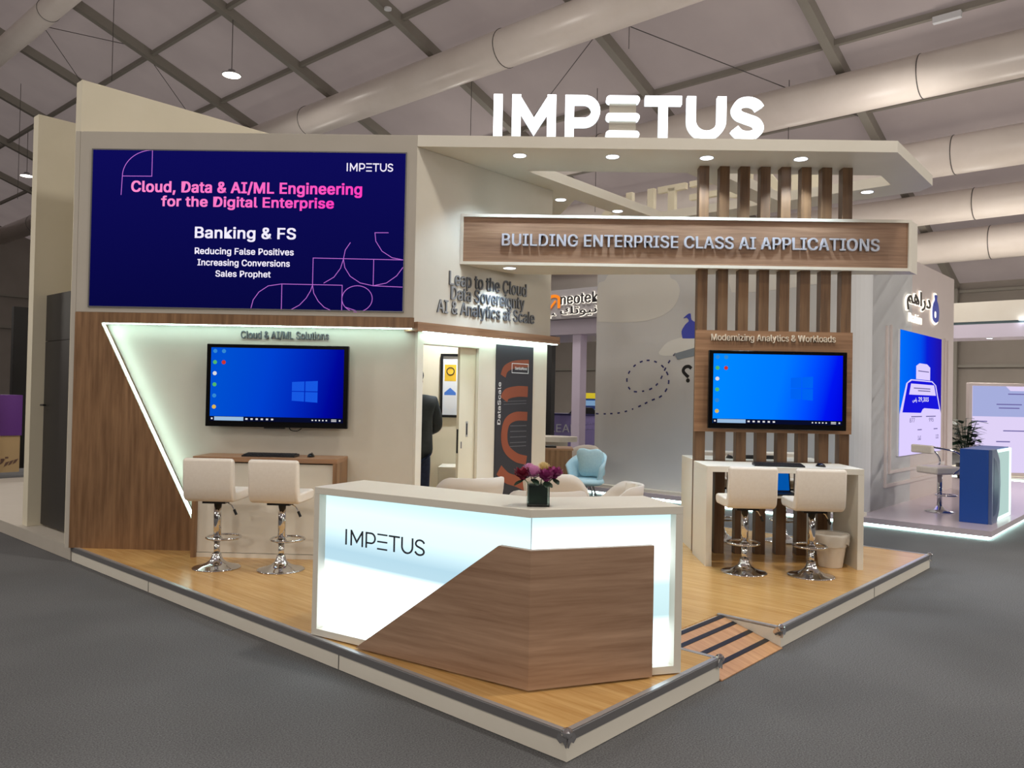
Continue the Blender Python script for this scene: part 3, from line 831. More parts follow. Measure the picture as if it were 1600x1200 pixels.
# ------------------------------------------------------------------ room behind the doorway
bm = NB(); box(bm, -0.55, 0.95, 0, 0.06, 0, 2.9)
tag(obj('room_partition', bm, M['cream'], None, loc=(-1.3, 9.66, PZ)), 'cream inner wall seen through the doorway behind the framed poster', 'wall')
bm = NB(); box(bm, 0, 0.05, -0.9, 0.0, 0, 2.9)
tag(obj('room_side_wall', bm, M['white'], None, loc=(-1.86, 9.65, PZ)), 'pale inner side wall at the left of the doorway view', 'wall')
po = thing('framed_poster', 'black framed poster of award badges seen through the doorway', 'poster', (-0.78, 9.655, 1.42))
bm = NB()
for q in ((-0.33, 0.33, 0, 0.03), (-0.33, 0.33, 0.74, 0.77), (-0.33, -0.30, 0.03, 0.74), (0.30, 0.33, 0.03, 0.74)):
    box(bm, q[0], q[1], -0.025, 0, q[2], q[3])
obj('frame', bm, M['black'], po)
bm = NB(); box(bm, -0.3, 0.3, -0.008, 0, 0.03, 0.74); obj('poster_sheet', bm, M['paper'], po)
bm = NB(); box(bm, -0.28, -0.14, -0.0095, -0.0085, 0.44, 0.64); obj('badge', bm, M['gold'], po, label='yellow square badge')
bm = NB(); ring(bm, (-0.21, -0.0105, 0.56), 0.045, 0.006, 20, 6, 'y'); obj('badge_wreath', bm, M['darkgrey'], po)
bm = NB(); prism(bm, [(-0.28, 0.14), (-0.21, 0.08), (-0.14, 0.14), (-0.14, 0.3), (-0.21, 0.36), (-0.28, 0.3)], -0.0085, -0.0095, 'y'); obj('badge', bm, M['printwhite'], po, label='white and blue shield badge')
bm = NB(); prism(bm, [(-0.28, 0.27), (-0.14, 0.27), (-0.14, 0.3), (-0.21, 0.36), (-0.28, 0.3)], -0.0097, -0.0105, 'y'); obj('badge_top', bm, M['badgeblue'], po)
bm = NB(); ring(bm, (-0.02, -0.011, 0.22), 0.06, 0.018, 20, 6, 'y'); obj('badge', bm, M['badgeorange'], po, label='orange ribbon badge')
bm = NB(); box(bm, -0.09, 0.05, -0.0095, -0.0085, 0.12, 0.15); obj('badge_ribbon', bm, M['badgeorange'], po)
bm = NB(); ring(bm, (0.0, -0.011, 0.55), 0.055, 0.01, 20, 6, 'y'); obj('badge', bm, M['badgeblue'], po, label='round blue badge')
bm = NB(); box(bm, -0.45, 0.4, -0.2, 0.2, 0, 0.72)
tag(obj('storage_box', bm, M['white'], None, loc=(-0.62, 9.44, PZ), bevel=0.01), 'low white cupboard under the framed poster', 'cupboard')
def downlight(label, loc, energy=30, rotz=0, group='ceiling downlights of the stand', spot=2.0, col=(0.66, 0.84, 1.0), size=0.062):
    d = thing('downlight', label, 'downlight', loc, rotz, group)
    bm = NB(); lathe(bm, [(size, -0.002), (size + 0.012, -0.006), (size + 0.014, 0), (size, 0)], seg=28); obj('rim', bm, M['printwhite'], d, smooth=True)
    bm = NB(); lathe(bm, [(0, -0.004), (size, -0.003), (size, 0), (0, 0)], seg=28); obj('lens', bm, M['downlight'], d)
    if energy:
        light('downlight_beam', 'SPOT', (0, 0, -0.02), energy, col, parent=d, spot_size=spot, spot_blend=0.5, shadow_soft_size=0.05)
    return d
bm = NB(); box(bm, 0, 1.95, 0, 2.3, 0, 0.05)
tag(obj('room_ceiling_panel', bm, M['white'], None, loc=RL(2.2, 3.75, 3.05), rotz=TH), 'white ceiling panel inside the room behind the doorway', 'ceiling panel')
downlight('bright downlight in the room ceiling seen at the top of the doorway', (-0.85, 9.2, 3.05), 150, col=(0.95, 0.98, 1.0))

# ================================================================== CANOPY
cn = thing('canopy', 'white overhead canopy frame with open triangles and chamfered right end', 'canopy', (1.2, 8.2, 4.088))
CZ0, CZ1 = 4.088, 4.199
C1, C2 = (3.436, Y0), (4.344, 8.807)
a1, a2, b1, b2, b3 = (-0.099, 8.43), (1.597, 8.43), (1.916, 8.43), (3.62, 8.43), RL2(6.25, 0.47)
bm = NB()
prism(bm, [(-1.15, Y0), C1, b2, b1, a2, a1], CZ0, CZ1)
prism(bm, [C1, C2, b3, b2], CZ0, CZ1)
prism(bm, [C2, RL2(6.72, 0.3), RL2(6.72, 4.9), RL2(6.25, 4.9), RL2(6.25, 3.66), RL2(6.25, 3.36), RL2(6.25, 1.97), RL2(6.25, 1.72), b3], CZ0, CZ1)
prism(bm, [a2, b1, RL2(6.25, 1.72), RL2(6.25, 1.97)], CZ0, CZ1)
prism(bm, [(-1.15, Y0), a1, RL2(6.25, 3.36), RL2(6.25, 3.66), RL2(4.69, 3.62), RL2(2.2, 3.62)], CZ0, CZ1)
prism(bm, [RL2(2.2, 3.62), RL2(4.69, 3.62), RL2(5.2, 4.25), RL2(5.2, 6.1), RL2(2.2, 6.1)], CZ0, CZ1 - 0.02)
obj('canopy_frame', bm, M['white'], cn, world=True)
for x, y, lab in ((-0.166, 7.89, 'downlight in the canopy front beam under the glowing letter I'), (0.755, 7.89, 'downlight in the canopy front beam under the three glowing bars'),
                  (1.684, 7.89, 'downlight in the canopy front beam under the glowing letter S'), (2.607, 7.89, 'downlight in the canopy front beam above the wooden slats'),
                  (0.305, 9.647, 'downlight in the canopy beside the top of the lettered angled wall'), (1.054, 10.204, 'downlight in the canopy rear left beam just above the wooden sign'),
                  (3.758, 9.098, 'downlight in the canopy rear beam right of the slats'), (2.42, 10.3, 'downlight in the canopy rear beam behind the leftmost slat')):
    downlight(lab, (x, y, CZ0), 75)

# ================================================================== SIGN BEAM
sg = thing('fascia_sign', 'long white box beam with wood face and silver capital lettering', 'sign', (1.5, 8.1, 3.03))
SY = 8.095
SX0, SX1, SZ0, SZ1 = -0.76, 3.795, 3.03, 3.548
poly = [(SX0, SY + 0.03), (SX1, SY + 0.03), (SX1 + 0.155, SY + 0.21), (1.9, 8.50), (0.0, 8.72), (-0.22, 8.70)]
bm = NB(); prism(bm, poly, SZ0, SZ1)
obj('beam_box', bm, M['white'], sg, world=True)
bm = NB(); f_ = 0.03
for q in ((SX0, SX1, SZ0, SZ0 + f_), (SX0, SX1, SZ1 - f_, SZ1), (SX0, SX0 + f_, SZ0 + f_, SZ1 - f_), (SX1 - f_, SX1, SZ0 + f_, SZ1 - f_)):
    box(bm, q[0], q[1], SY, SY + 0.03, q[2], q[3])
obj('frame', bm, M['white'], sg, world=True)
bm = NB(); box(bm, SX0 + f_, SX1 - f_, SY + 0.022, SY + 0.03, SZ0 + f_, SZ1 - f_); obj('wood_face', bm, M['wood_x'], sg, world=True)
bm = NB(); text(bm, 'BUILDING ENTERPRISE CLASS AI APPLICATIONS', 1.57, 3.288, 3.81, 0.128, SY + 0.021, 0.02, 0.03); obj('lettering', bm, M['letterlight'], sg, world=True, label='silver raised capital lettering')
downlight('downlight under the left end of the wooden sign beam', (-0.257, 8.30, SZ0), 40)

# ================================================================== SLATTED SCREEN
st = thing('slatted_screen', 'row of tall oak slats with a wooden board for the right television', 'slatted screen', (2.5, 8.2, PZ))
for i in range(8):
    x = 1.672 + 0.2075 * i
    bm = NB()
    box(bm, x, x + 0.10, 8.16, 8.28, PZ, SZ0); box(bm, x, x + 0.10, 8.16, 8.28, SZ1, CZ0)
    obj('slat', bm, M['slatwood'], st, world=True, bevel=0.003, bseg=1)
bm = NB(); box(bm, 1.655, 3.235, 8.135, 8.16, 1.375, 2.405); obj('television_board', bm, M['wood_h'], st, world=True)
bm = NB(); text(bm, 'Modernizing Analytics & Workloads', 2.435, 2.325, 1.25, 0.088, 8.134, 0.014, 0.02); obj('lettering', bm, M['lettercream'], st, world=True, label='pale raised lettering')
tvr = tv('television with bright blue desktop on the oak slatted screen', (2.455, 8.075, 1.412), 1.372, 0.785,
         [(0.0, (0, 132, 255)), (0.45, (0, 118, 255)), (0.68, (0, 78, 250)), (0.85, (0, 20, 236)), (1.0, (0, 0, 215))], 1.05, (0.6, 0.52, 0.22, 0.12), False)

# ================================================================== DESKS
dk = thing('oak_desk', 'oak bar desk with white front panel against the recessed wall', 'desk', (-2.45, 7.55, PZ))
bm = NB()
DX0, DX1, DY0, DY1, DT = -3.135, -1.785, 7.335, YR - 0.003, 1.078
box(bm, DX0, DX1, DY0, DY1, DT - 0.045, DT); obj('top', bm, M['wood_h'], dk, world=True, bevel=0.002, bseg=1)
for x in (DX0, DX1 - 0.04):
    bm = NB(); box(bm, x, x + 0.04, DY0, DY1, PZ, DT - 0.045); obj('side_panel', bm, M['wood_v'], dk, world=True)
bm = NB(); box(bm, DX0 + 0.04, DX1 - 0.04, DY0 + 0.045, DY0 + 0.065, PZ + 0.045, DT - 0.06); obj('front_panel', bm, M['white'], dk, world=True)
bm = NB(); box(bm, DX0 + 0.04, DX1 - 0.04, DY0 + 0.04, DY0 + 0.07, PZ, PZ + 0.04); obj('plinth', bm, M['white'], dk, world=True)

def white_desk(label, x0, x1, y0, y1, group):
    d = thing('white_desk', label, 'desk', ((x0 + x1) / 2, (y0 + y1) / 2, PZ), 0, group)
    t = 0.055
    bm = NB(); box(bm, x0, x1, y0, y1, 1.078 - t, 1.078); obj('top', bm, M['white'], d, world=True, bevel=0.002, bseg=1)
    for x in (x0, x1 - t):
        bm = NB(); box(bm, x, x + t, y0, y1, PZ, 1.078 - t); obj('side_panel', bm, M['white'], d, world=True)
    return d
d1 = white_desk('white bar desk with open front standing before the oak slats', 1.655, 3.115, 7.52, 8.13, 'white desks at the slatted screen')
bm = NB(); box(bm, 1.99, 2.75, 7.72, 8.13, 0.765, 0.785); box(bm, 1.99, 2.01, 7.75, 8.13, 0.785, 1.023); box(bm, 2.73, 2.75, 7.75, 8.13, 0.785, 1.023); obj('shelf', bm, M['white'], d1, world=True)
white_desk('white bar desk standing behind the oak slats', 1.68, 3.1, 8.30, 8.90, 'white desks at the slatted screen')

def keyboard(label, loc, rotz=0, w_=0.46, d_=0.16):
    k = thing('keyboard', label, 'keyboard', loc, rotz, 'keyboards on the desks')
    bm = NB(); prism(bm, [(-d_ / 2, 0), (d_ / 2, 0), (d_ / 2, 0.026), (-d_ / 2, 0.014)], -w_ / 2, w_ / 2, 'x'); obj('case', bm, M['black'], k, bevel=0.003)
    bm = NB()
    for row in range(5):
        y = -d_ / 2 + 0.014 + row * 0.028; z = 0.0155 + (y + d_ / 2) / d_ * 0.012
        for c in range(17):
            x = -w_ / 2 + 0.012 + c * (w_ - 0.024) / 17
            box(bm, x + 0.0015, x + 0.023, y, y + 0.023, z, z + 0.006)
    obj('keys', bm, M['key'], k)
    return k
def mouse(label, loc, rotz=0):
    bm = NB(); blob(bm, (0, 0, 0.0), (0.033, 0.055, 0.036), 16, 10)
    for v in bm.verts:
        v.co.z = max(v.co.z, 0.0)
    m_ = thing('computer_mouse', label, 'mouse', loc, rotz, 'mice on the desks')
    obj('shell', bm, M['blackgloss'], m_, smooth=True)
    bm = NB(); ring(bm, (0, 0.03, 0.028), 0.008, 0.004, 12, 6, 'y'); obj('wheel', bm, M['key'], m_)
keyboard('black keyboard lying on the oak desk', (-2.46, 7.50, 1.078), 0, 0.50, 0.17)
mouse('black mouse lying on the oak desk', (-2.085, 7.53, 1.078))
keyboard('black keyboard lying on the white desk before the slats', (2.36, 7.66, 1.078), -0.1)
mouse('black mouse on the white desk before the slats', (2.775, 7.70, 1.078), 0.5)
keyboard('black keyboard on the desk behind the slats', (2.42, 8.62, 1.078), 0.05)
mouse('black mouse on the desk behind the slats', (2.12, 8.55, 1.078), 0.3)
lp = thing('laptop', 'open laptop with blue screen on the shelf under the white desk', 'laptop', (2.42, 7.86, 0.785))
bm = NB(); box(bm, -0.165, 0.165, -0.115, 0.115, 0, 0.018); obj('base', bm, M['black'], lp, bevel=0.003)
bm = NB(); box(bm, -0.15, 0.15, -0.03, 0.1, 0.0185, 0.02); obj('keys', bm, M['key'], lp)
bm = NB(); box(bm, -0.165, 0.165, 0, 0.012, 0, 0.205); bm.transform(Matrix.Translation((0, 0.115, 0.014)) @ Matrix.Rotation(-0.22, 4, 'X')); lid = obj('lid', bm, M['blackgloss'], lp)
bm = NB(); box(bm, -0.152, 0.152, -0.002, 0, 0.015, 0.195); bm.transform(Matrix.Translation((0, 0.115, 0.014)) @ Matrix.Rotation(-0.22, 4, 'X')); obj('screen', bm, emission('laptop_blue', (4, 96, 190), 0.75), lid)

# ================================================================== BAR STOOLS
def bar_stool(label):
    s = thing('bar_stool', label, 'bar stool', (0, 0, 0), 0, 'white bar stools at the desks')
    bm = NB(); lathe(bm, [(0, 0.0), (0.203, 0.0), (0.205, 0.006), (0.19, 0.012), (0.13, 0.026), (0.085, 0.045), (0.055, 0.072), (0.042, 0.10), (0.036, 0.13), (0, 0.13)], seg=48); obj('base', bm, M['chrome'], s, smooth=True)
    bm = NB(); tube(bm, [(0, 0, 0.1), (0, 0, 0.235)], 0.026, 20); tube(bm, [(0, 0, 0.235), (0, 0, 0.60)], 0.033, 20); obj('column', bm, M['chrome'], s, smooth=True)
    bm = NB(); ring(bm, (0.02, 0.10, 0.25), 0.145, 0.011, 40, 8); lathe(bm, [(0.034, 0), (0.044, 0.0), (0.044, 0.03), (0.034, 0.03)], (0, 0, 0.235), 20); obj('footrest', bm, M['chrome'], s, smooth=True)
    bm = NB(); box(bm, -0.10, 0.10, -0.10, 0.10, 0.572, 0.60); obj('seat_plate', bm, M['black'], s)
    bm = NB(); tube(bm, [(0.06, 0.0, 0.585), (0.12, 0.0, 0.55), (0.15, 0.0, 0.50)], 0.005, 8); lv = obj('lever', bm, M['chrome'], s)
    bm = NB(); tube(bm, [(0.143, 0.0, 0.512), (0.165, 0.0, 0.465)], 0.012, 8); obj('lever_grip', bm, M['black'], lv)
    bm = NB(); prism(bm, [(-0.19, 0.60), (0.19, 0.60), (0.225, 0.63), (0.225, 0.665), (0.20, 0.69), (-0.17, 0.685)], -0.212, 0.212, 'x'); obj('seat', bm, M['leather'], s, bevel=0.026, bseg=4)
    bm = NB(); prism(bm, [(-0.13, 0.60), (-0.20, 0.605), (-0.235, 0.64), (-0.25, 0.72), (-0.262, 0.95), (-0.25, 0.975), (-0.205, 0.975), (-0.188, 0.95), (-0.168, 0.74), (-0.145, 0.69)], -0.215, 0.215, 'x'); obj('backrest', bm, M['leather'], s, bevel=0.024, bseg=4)
    return s
s0 = bar_stool('white bar stool at the oak desk, beside the slanted lit edge')
s0.location = (-2.735, 6.95, PZ)
dup(s0, (-2.16, 6.93, PZ), -0.05, 'white bar stool at the oak desk, beside the glowing reception counter')
dup(s0, (1.955, 7.30, PZ), 0.03, 'white bar stool under the left half of the bright blue television')
dup(s0, (2.53, 7.22, PZ), -0.02, 'white bar stool beside the waste bin')
dup(s0, (2.15, 8.98, PZ), PI, 'bar stool behind the slats, seen between left slats')
dup(s0, (2.83, 8.98, PZ), PI, 'bar stool behind the slats, seen between right slats')

# waste bin with liner
bi = thing('waste_bin', 'cream waste bin with plastic liner under the right end of white desk', 'waste bin', (2.865, 7.66, PZ))
bm = NB(); lathe(bm, [(0, 0), (0.105, 0), (0.108, 0.01), (0.15, 0.30), (0.155, 0.305), (0.148, 0.305), (0.102, 0.014), (0, 0.014)], seg=32); obj('bin_body', bm, M['binplastic'], bi, smooth=True)
bm = NB()
rows = []
for j, (rr, z) in enumerate(((0.143, 0.20), (0.150, 0.308), (0.160, 0.318), (0.165, 0.30), (0.163, 0.25), (0.158, 0.20))):
    row = []
    for k in range(40):
        a = 2 * PI * k / 40
        wob = 0.006 * math.sin(7 * a + j) + 0.004 * math.sin(13 * a + 2 * j)
        dz = -0.025 * math.sin(2 * a + 0.6) * (1 if j > 3 else 0) + (0.012 * math.sin(5 * a) if j == 5 else 0)
        row.append(bm.verts.new(((rr + wob * (j > 1)) * math.cos(a), (rr + wob * (j > 1)) * math.sin(a), z + dz)))
    rows.append(row)
for A, B in zip(rows, rows[1:]):
    for k in range(40):
        face(bm, (A[k], A[(k + 1) % 40], B[(k + 1) % 40], B[k]))
obj('liner', bm, M['liner'], bi, smooth=True)

# ================================================================== RECEPTION COUNTER
FL, FM, FR = Vector((-1.38, 5.09)), Vector((0.006, 4.285)), Vector((0.875, 4.565))
BL, BM_, BR = Vector((-1.157, 5.544)), Vector((0.028, 4.812)), Vector((0.71, 5.015))
rc = thing('reception_counter', 'angled white reception counter with glowing front panels and wood overlay', 'counter', (-0.15, 4.8, PZ))
dA = (FM - FL).normalized(); nA = Vector((-dA.y, dA.x))
dB = (FR - FM).normalized(); nB = Vector((-dB.y, dB.x))
T0, T1 = 1.045, 1.09
def P2(*v): return [(p.x, p.y) for p in v]
bm = NB(); prism(bm, P2(FL, FM, FR, BR, BM_, BL), T0, T1); obj('counter_top', bm, M['white'], rc, world=True, bevel=0.002, bseg=1)
t_ = 0.045
bm = NB(); e = (BL - FL); prism(bm, P2(FL, FL + dA * t_, FL + dA * t_ + e, FL + e), PZ + 0.008, T0); obj('side_panel', bm, M['white'], rc, world=True)
bm = NB(); e = (BR - FR); prism(bm, P2(FR - dB * t_, FR, FR + e, FR - dB * t_ + e), PZ + 0.008, T0); obj('side_panel', bm, M['white'], rc, world=True)
bm = NB()
prism(bm, P2(FL + dA * t_, FM, FM + nA * 0.1, FL + dA * t_ + nA * 0.1), PZ + 0.008, PZ + 0.05)
prism(bm, P2(FM, FR - dB * t_, FR - dB * t_ + nB * 0.1, FM + nB * 0.1), PZ + 0.008, PZ + 0.05)
obj('bottom_rail', bm, M['white'], rc, world=True)
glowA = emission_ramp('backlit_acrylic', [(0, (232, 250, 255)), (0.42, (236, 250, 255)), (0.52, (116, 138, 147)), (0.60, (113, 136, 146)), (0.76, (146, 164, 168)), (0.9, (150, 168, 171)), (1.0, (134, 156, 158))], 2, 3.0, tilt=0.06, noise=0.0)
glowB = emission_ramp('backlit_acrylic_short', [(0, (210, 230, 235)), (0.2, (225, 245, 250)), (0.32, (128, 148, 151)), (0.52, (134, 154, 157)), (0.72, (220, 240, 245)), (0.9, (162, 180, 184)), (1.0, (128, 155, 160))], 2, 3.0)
ins = 0.06
kink = FM + (nA + nB).normalized() * ins / (nA.dot((nA + nB).normalized()))
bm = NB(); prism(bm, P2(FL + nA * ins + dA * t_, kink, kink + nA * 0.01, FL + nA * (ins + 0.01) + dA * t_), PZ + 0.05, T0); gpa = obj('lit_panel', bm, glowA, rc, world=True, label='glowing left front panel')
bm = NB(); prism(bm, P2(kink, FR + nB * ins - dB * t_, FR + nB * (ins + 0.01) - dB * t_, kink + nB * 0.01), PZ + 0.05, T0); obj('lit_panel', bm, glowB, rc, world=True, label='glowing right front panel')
bm = NB(); prism(bm, P2(kink - dA * 0.003, kink + dB * 0.003, kink + (nA + nB) * -0.002), PZ + 0.05, T0); obj('panel_joint', bm, M['alu'], rc, world=True)
bm = NB(); prism(bm, P2(BL + dA * t_ - nA * 0.05, BM_ - nA * 0.05, BR - dB * t_ - nB * 0.05, BR - dB * t_ - nB * 0.07, BM_ - nA * 0.08, BL + dA * t_ - nA * 0.07), PZ + 0.008, T0 - 0.25); obj('back_panel', bm, M['white'], rc, world=True)
ang = math.atan2(dA.y, dA.x)
bm = NB(); impetus_bm(bm, 0.105, 0.222, 0.737, 0.098, 0.634, -0.001, 0.004)
o_ = FL + nA * ins
bm.transform(Matrix.Translation((o_.x, o_.y, 0)) @ Matrix.Rotation(ang, 4, 'Z'))
obj('logo', bm, mat('charcoal_logo', (52, 56, 66), 0.5), rc, world=True, label='dark thin capital lettering')
OA, OM, OB = Vector((-1.04, 4.833)), Vector((0.011, 4.208)), Vector((0.70, 4.472))
uA = (OM - OA); uB = (OB - OM)
nOA = Vector((-uA.y, uA.x)).normalized(); nOB = Vector((-uB.y, uB.x)).normalized()
bm = NB()
apex = Vector((-0.163, 4.311))
def slab(bm, pts, nv, th):
    A = [bm.verts.new((p[0].x, p[0].y, p[1])) for p in pts]
    B = [bm.verts.new((p[0].x + nv.x * th, p[0].y + nv.y * th, p[1])) for p in pts]
    face(bm, A); face(bm, B[::-1])
    for i in range(len(pts)):
        face(bm, (A[i], A[(i + 1) % len(pts)], B[(i + 1) % len(pts)], B[i]))
zb = PZ + 0.012
nm = (nOA + nOB).normalized()
def two(bm):
    th = 0.035
    f1 = [(OA, zb), (OM, zb), (OM, 0.885), (apex, 0.888)]
    f2 = [(OM, zb), (OB, zb), (OB, 0.88), (OM, 0.885)]
    km = nm * (th / nm.dot(nOA))
    back = {id(OA): OA + nOA * th, id(OM): OM + km, id(OB): OB + nOB * th, id(apex): apex + nOA * th}
    cache = {}
    def vf(p, z): return cache.setdefault((id(p), z, 0), bm.verts.new((p.x, p.y, z))) if (id(p), z, 0) not in cache else cache[(id(p), z, 0)]
    def vb(p, z): return cache.setdefault((id(p), z, 1), bm.verts.new((back[id(p)].x, back[id(p)].y, z))) if (id(p), z, 1) not in cache else cache[(id(p), z, 1)]
    for f in (f1, f2):
        face(bm, [vf(p, z) for p, z in f]); face(bm, [vb(p, z) for p, z in f][::-1])
    loop = [(OA, zb), (OM, zb), (OB, zb), (OB, 0.88), (OM, 0.885), (apex, 0.888)]
    for i in range(6):
        a, b = loop[i], loop[(i + 1) % 6]
        face(bm, (vf(*a), vf(*b), vb(*b), vb(*a)))
two(bm)
obj('wood_overlay', bm, M['wood_o'], rc, world=True)
bm = NB()
for p, nv in ((OM - uA.normalized() * 0.25, nOA), (OM + uB.normalized() * 0.4, nOB), (OM - uA.normalized() * 0.6, nOA)):
    a = p + nv * 0.035
    box(bm, a.x - 0.02, a.x + 0.02, a.y - 0.005, a.y + 0.10, PZ + 0.02, PZ + 0.045)
obj('overlay_bracket', bm, M['alu'], rc, world=True)

# ------------------------------------------------------------------ vase and flowers
VX, VY, VZ = 0.045, 4.455, 1.09
va = thing('glass_vase', 'square glass vase lined with dark green leaf on the counter', 'vase', (VX, VY, VZ), 0.05)
bm = NB()
h_ = 0.062
for q in ((-h_, h_, -h_, -h_ + 0.005), (-h_, h_, h_ - 0.005, h_), (-h_, -h_ + 0.005, -h_ + 0.005, h_ - 0.005), (h_ - 0.005, h_, -h_ + 0.005, h_ - 0.005)):
    box(bm, q[0], q[1], q[2], q[3], 0.008, 0.125)
box(bm, -h_, h_, -h_, h_, 0, 0.008)
obj('glass_body', bm, M['glass'], va)
bm = NB(); box(bm, -0.052, 0.052, -0.052, 0.052, 0.014, 0.118); obj('leaf_lining', bm, M['leafdark'], va, bevel=0.006)
def petal(bm, c, dirv, up, ln, wd, curl):
    dirv = dirv.normalized(); side = dirv.cross(up).normalized()
    rows = []
    for i in range(5):
        t = i / 4
        w2 = wd * math.sin(PI * (0.12 + 0.82 * t)) if i < 4 else wd * 0.25
        p = c + dirv * (ln * t) + up * (curl * t * t)
        rows.append((bm.verts.new(p - side * w2), bm.verts.new(p + side * w2)))
    for a, b in zip(rows, rows[1:]):
        face(bm, (a[0], a[1], b[1], b[0]))
def flower(kind, label, off, m, size):
    f = thing('flower', label, 'flower', (VX + off[0], VY + off[1], VZ + off[2]), 0, 'flowers in the glass vase')
    rnd = random.Random(sum(ord(ch) for ch in label))
    bm = NB()
    if kind == 'rose':
        blob(bm, (0, 0, -size * 0.1), (size * 0.45, size * 0.45, size * 0.5), 12, 8)
        for ringi, (cnt, tilt, ln) in enumerate(((5, 1.25, 0.75), (6, 0.95, 0.95), (7, 0.6, 1.0), (7, 0.25, 0.95))):
            for k in range(cnt):
                a = 2 * PI * (k + 0.5 * (ringi % 2)) / cnt + rnd.random() * 0.3
                d = Vector((math.cos(a) * math.cos(tilt), math.sin(a) * math.cos(tilt), math.sin(tilt)))
                up = Vector((0, 0, 1)) if tilt < 1 else -Vector((math.cos(a), math.sin(a), 0))
                petal(bm, Vector((math.cos(a) * size * 0.12, math.sin(a) * size * 0.12, -size * 0.35)), d, up, size * ln, size * 0.42, size * 0.28)
    else:
        for ringi in range(7):
            tilt = -0.25 + ringi * 0.25
            for k in range(18):
                a = 2 * PI * (k + 0.5 * (ringi % 2)) / 18 + rnd.random() * 0.1
                d = Vector((math.cos(a) * math.cos(tilt), math.sin(a) * math.cos(tilt), math.sin(tilt)))
                petal(bm, Vector((0, 0, -size * 0.2)), d, Vector((0, 0, 1)), size * (0.95 - 0.03 * ringi), size * 0.10, size * 0.18)
    o = obj('blossom', bm, m, f, smooth=True)
    bm = NB(); tube(bm, [(0, 0, -size * 0.3), (-off[0] * 0.5, -off[1] * 0.5, -(off[2] - 0.10) * 0.6 - 0.02), (-off[0] * 0.75, -off[1] * 0.75, -(off[2] - 0.118))], 0.0035, 6); obj('stem', bm, M['stemgreen'], f, smooth=True)
    bm = NB()
    for s in (-1, 1):
        a = rnd.random() * 6.28
        petal(bm, Vector((0, 0, -size * 0.55)), Vector((math.cos(a), math.sin(a), -0.25)), Vector((0, 0, 1)), size * 1.25, size * 0.35, -size * 0.2)
    obj('leaf', bm, M['leafdark'], f, smooth=True)
for kind, lab, off, m, s in (('rose', 'dark crimson rose at the left side of the vase bouquet', (-0.085, -0.03, 0.175), M['rosered'], 0.045),
                             ('mum', 'pink many petalled flower in front centre of the bouquet', (-0.025, -0.045, 0.185), M['mumpink'], 0.048),
                             ('rose', 'deep magenta rose right of centre in the bouquet', (0.045, -0.045, 0.17), M['rosepurple'], 0.045),
                             ('rose', 'mauve rose at the right side of the vase bouquet', (0.09, 0.0, 0.18), M['rosepurple'], 0.043),
                             ('mum', 'pale yellow flower at the top back of the bouquet', (0.03, 0.03, 0.20), M['mumyellow'], 0.046),
                             ('mum', 'small pink flower at the back left of the bouquet', (-0.05, 0.035, 0.195), M['mumpink'], 0.042),
                             ('rose', 'crimson rose hidden at the back of the bouquet', (0.06, 0.06, 0.18), M['rosered'], 0.04)):
    flower(kind, lab, off, m, s * 1.22)

# ================================================================== TUB CHAIRS
def tub_chair(label):
    c = thing('tub_chair', label, 'chair', (0, 0, 0), 0, 'white tub chairs behind the counter')
    def topz(p):
        a = abs(p)
        return 0.835 if a < 0.85 else 0.835 - 0.20 * (1 - math.cos(min(1, (a - 0.85) / 1.15) * PI)) / 2 - 0.04 * max(0, a - 1.6)
    bm = NB(); rows = []
    NN = 36
    for i in range(NN + 1):
        p = -2.0 + 4.0 * i / NN
        row = []
        for j in range(6):
            t = j / 5
            rr = 0.22 + 0.07 * math.sin(t * PI / 2) + 0.012 * t
            z = 0.40 + (topz(p) - 0.40) * t
            row.append(bm.verts.new((math.sin(p) * rr * 1.03, -math.cos(p) * rr, z)))
        rows.append(row)
    for A, B in zip(rows, rows[1:]):
        for j in range(5):
            face(bm, (A[j], B[j], B[j + 1], A[j + 1]))
    o = obj('shell', bm, M['shell'], c, smooth=True)
    sm = o.modifiers.new('solid', 'SOLIDIFY'); sm.thickness = 0.018; sm.offset = 1
    for q in range(4):                              # upright padded channels of the back
        bm = NB(); rows = []
        for i in range(9):
            p = -0.84 + 0.42 * q + 0.42 * i / 8
            bulge = 0.032 * math.sin(PI * i / 8) ** 0.5 if 0 < i < 8 else 0.0
            row = []
            for j in range(9):
                t = j / 8
                rr = 0.212 + 0.07 * math.sin(t * PI / 2) + 0.010 * t - bulge * (math.sin(PI * min(max(t, 0.03), 0.97)) ** 0.3)
                row.append(bm.verts.new((math.sin(p) * rr * 1.03, -math.cos(p) * rr, 0.46 + (topz(p) - 0.012 - 0.46) * t)))
            rows.append(row)
        for A, B in zip(rows, rows[1:]):
            for j in range(8):
                face(bm, (A[j], B[j], B[j + 1], A[j + 1]))
        obj('back_pad', bm, M['leather'], c, smooth=True)
    bm = NB(); lathe(bm, [(0, 0.38), (0.2, 0.38), (0.235, 0.41), (0.235, 0.45), (0.2, 0.475), (0, 0.48)], seg=32); obj('seat', bm, M['leather'], c, smooth=True)
    bm = NB(); tube(bm, [(0, 0, 0.05), (0, 0, 0.38)], 0.03, 14); obj('pedestal', bm, M['chrome'], c, smooth=True)
    bm = NB(); lathe(bm, [(0, 0), (0.22, 0), (0.22, 0.01), (0.05, 0.04), (0, 0.05)], seg=32); obj('base', bm, M['chrome'], c, smooth=True)
    return c
c0 = tub_chair('white tub chair in front of the doorway with four padded back channels')
c0.location = (-0.56, 7.2, PZ)
c0.rotation_euler = (0, 0, 0.45)
dup(c0, (0.13, 6.35, PZ), 0.12, 'white tub chair directly behind the flower vase')
dup(c0, (0.25, 7.75, PZ), -0.5, 'white tub chair behind the flowers, its grey shell higher than the front one')
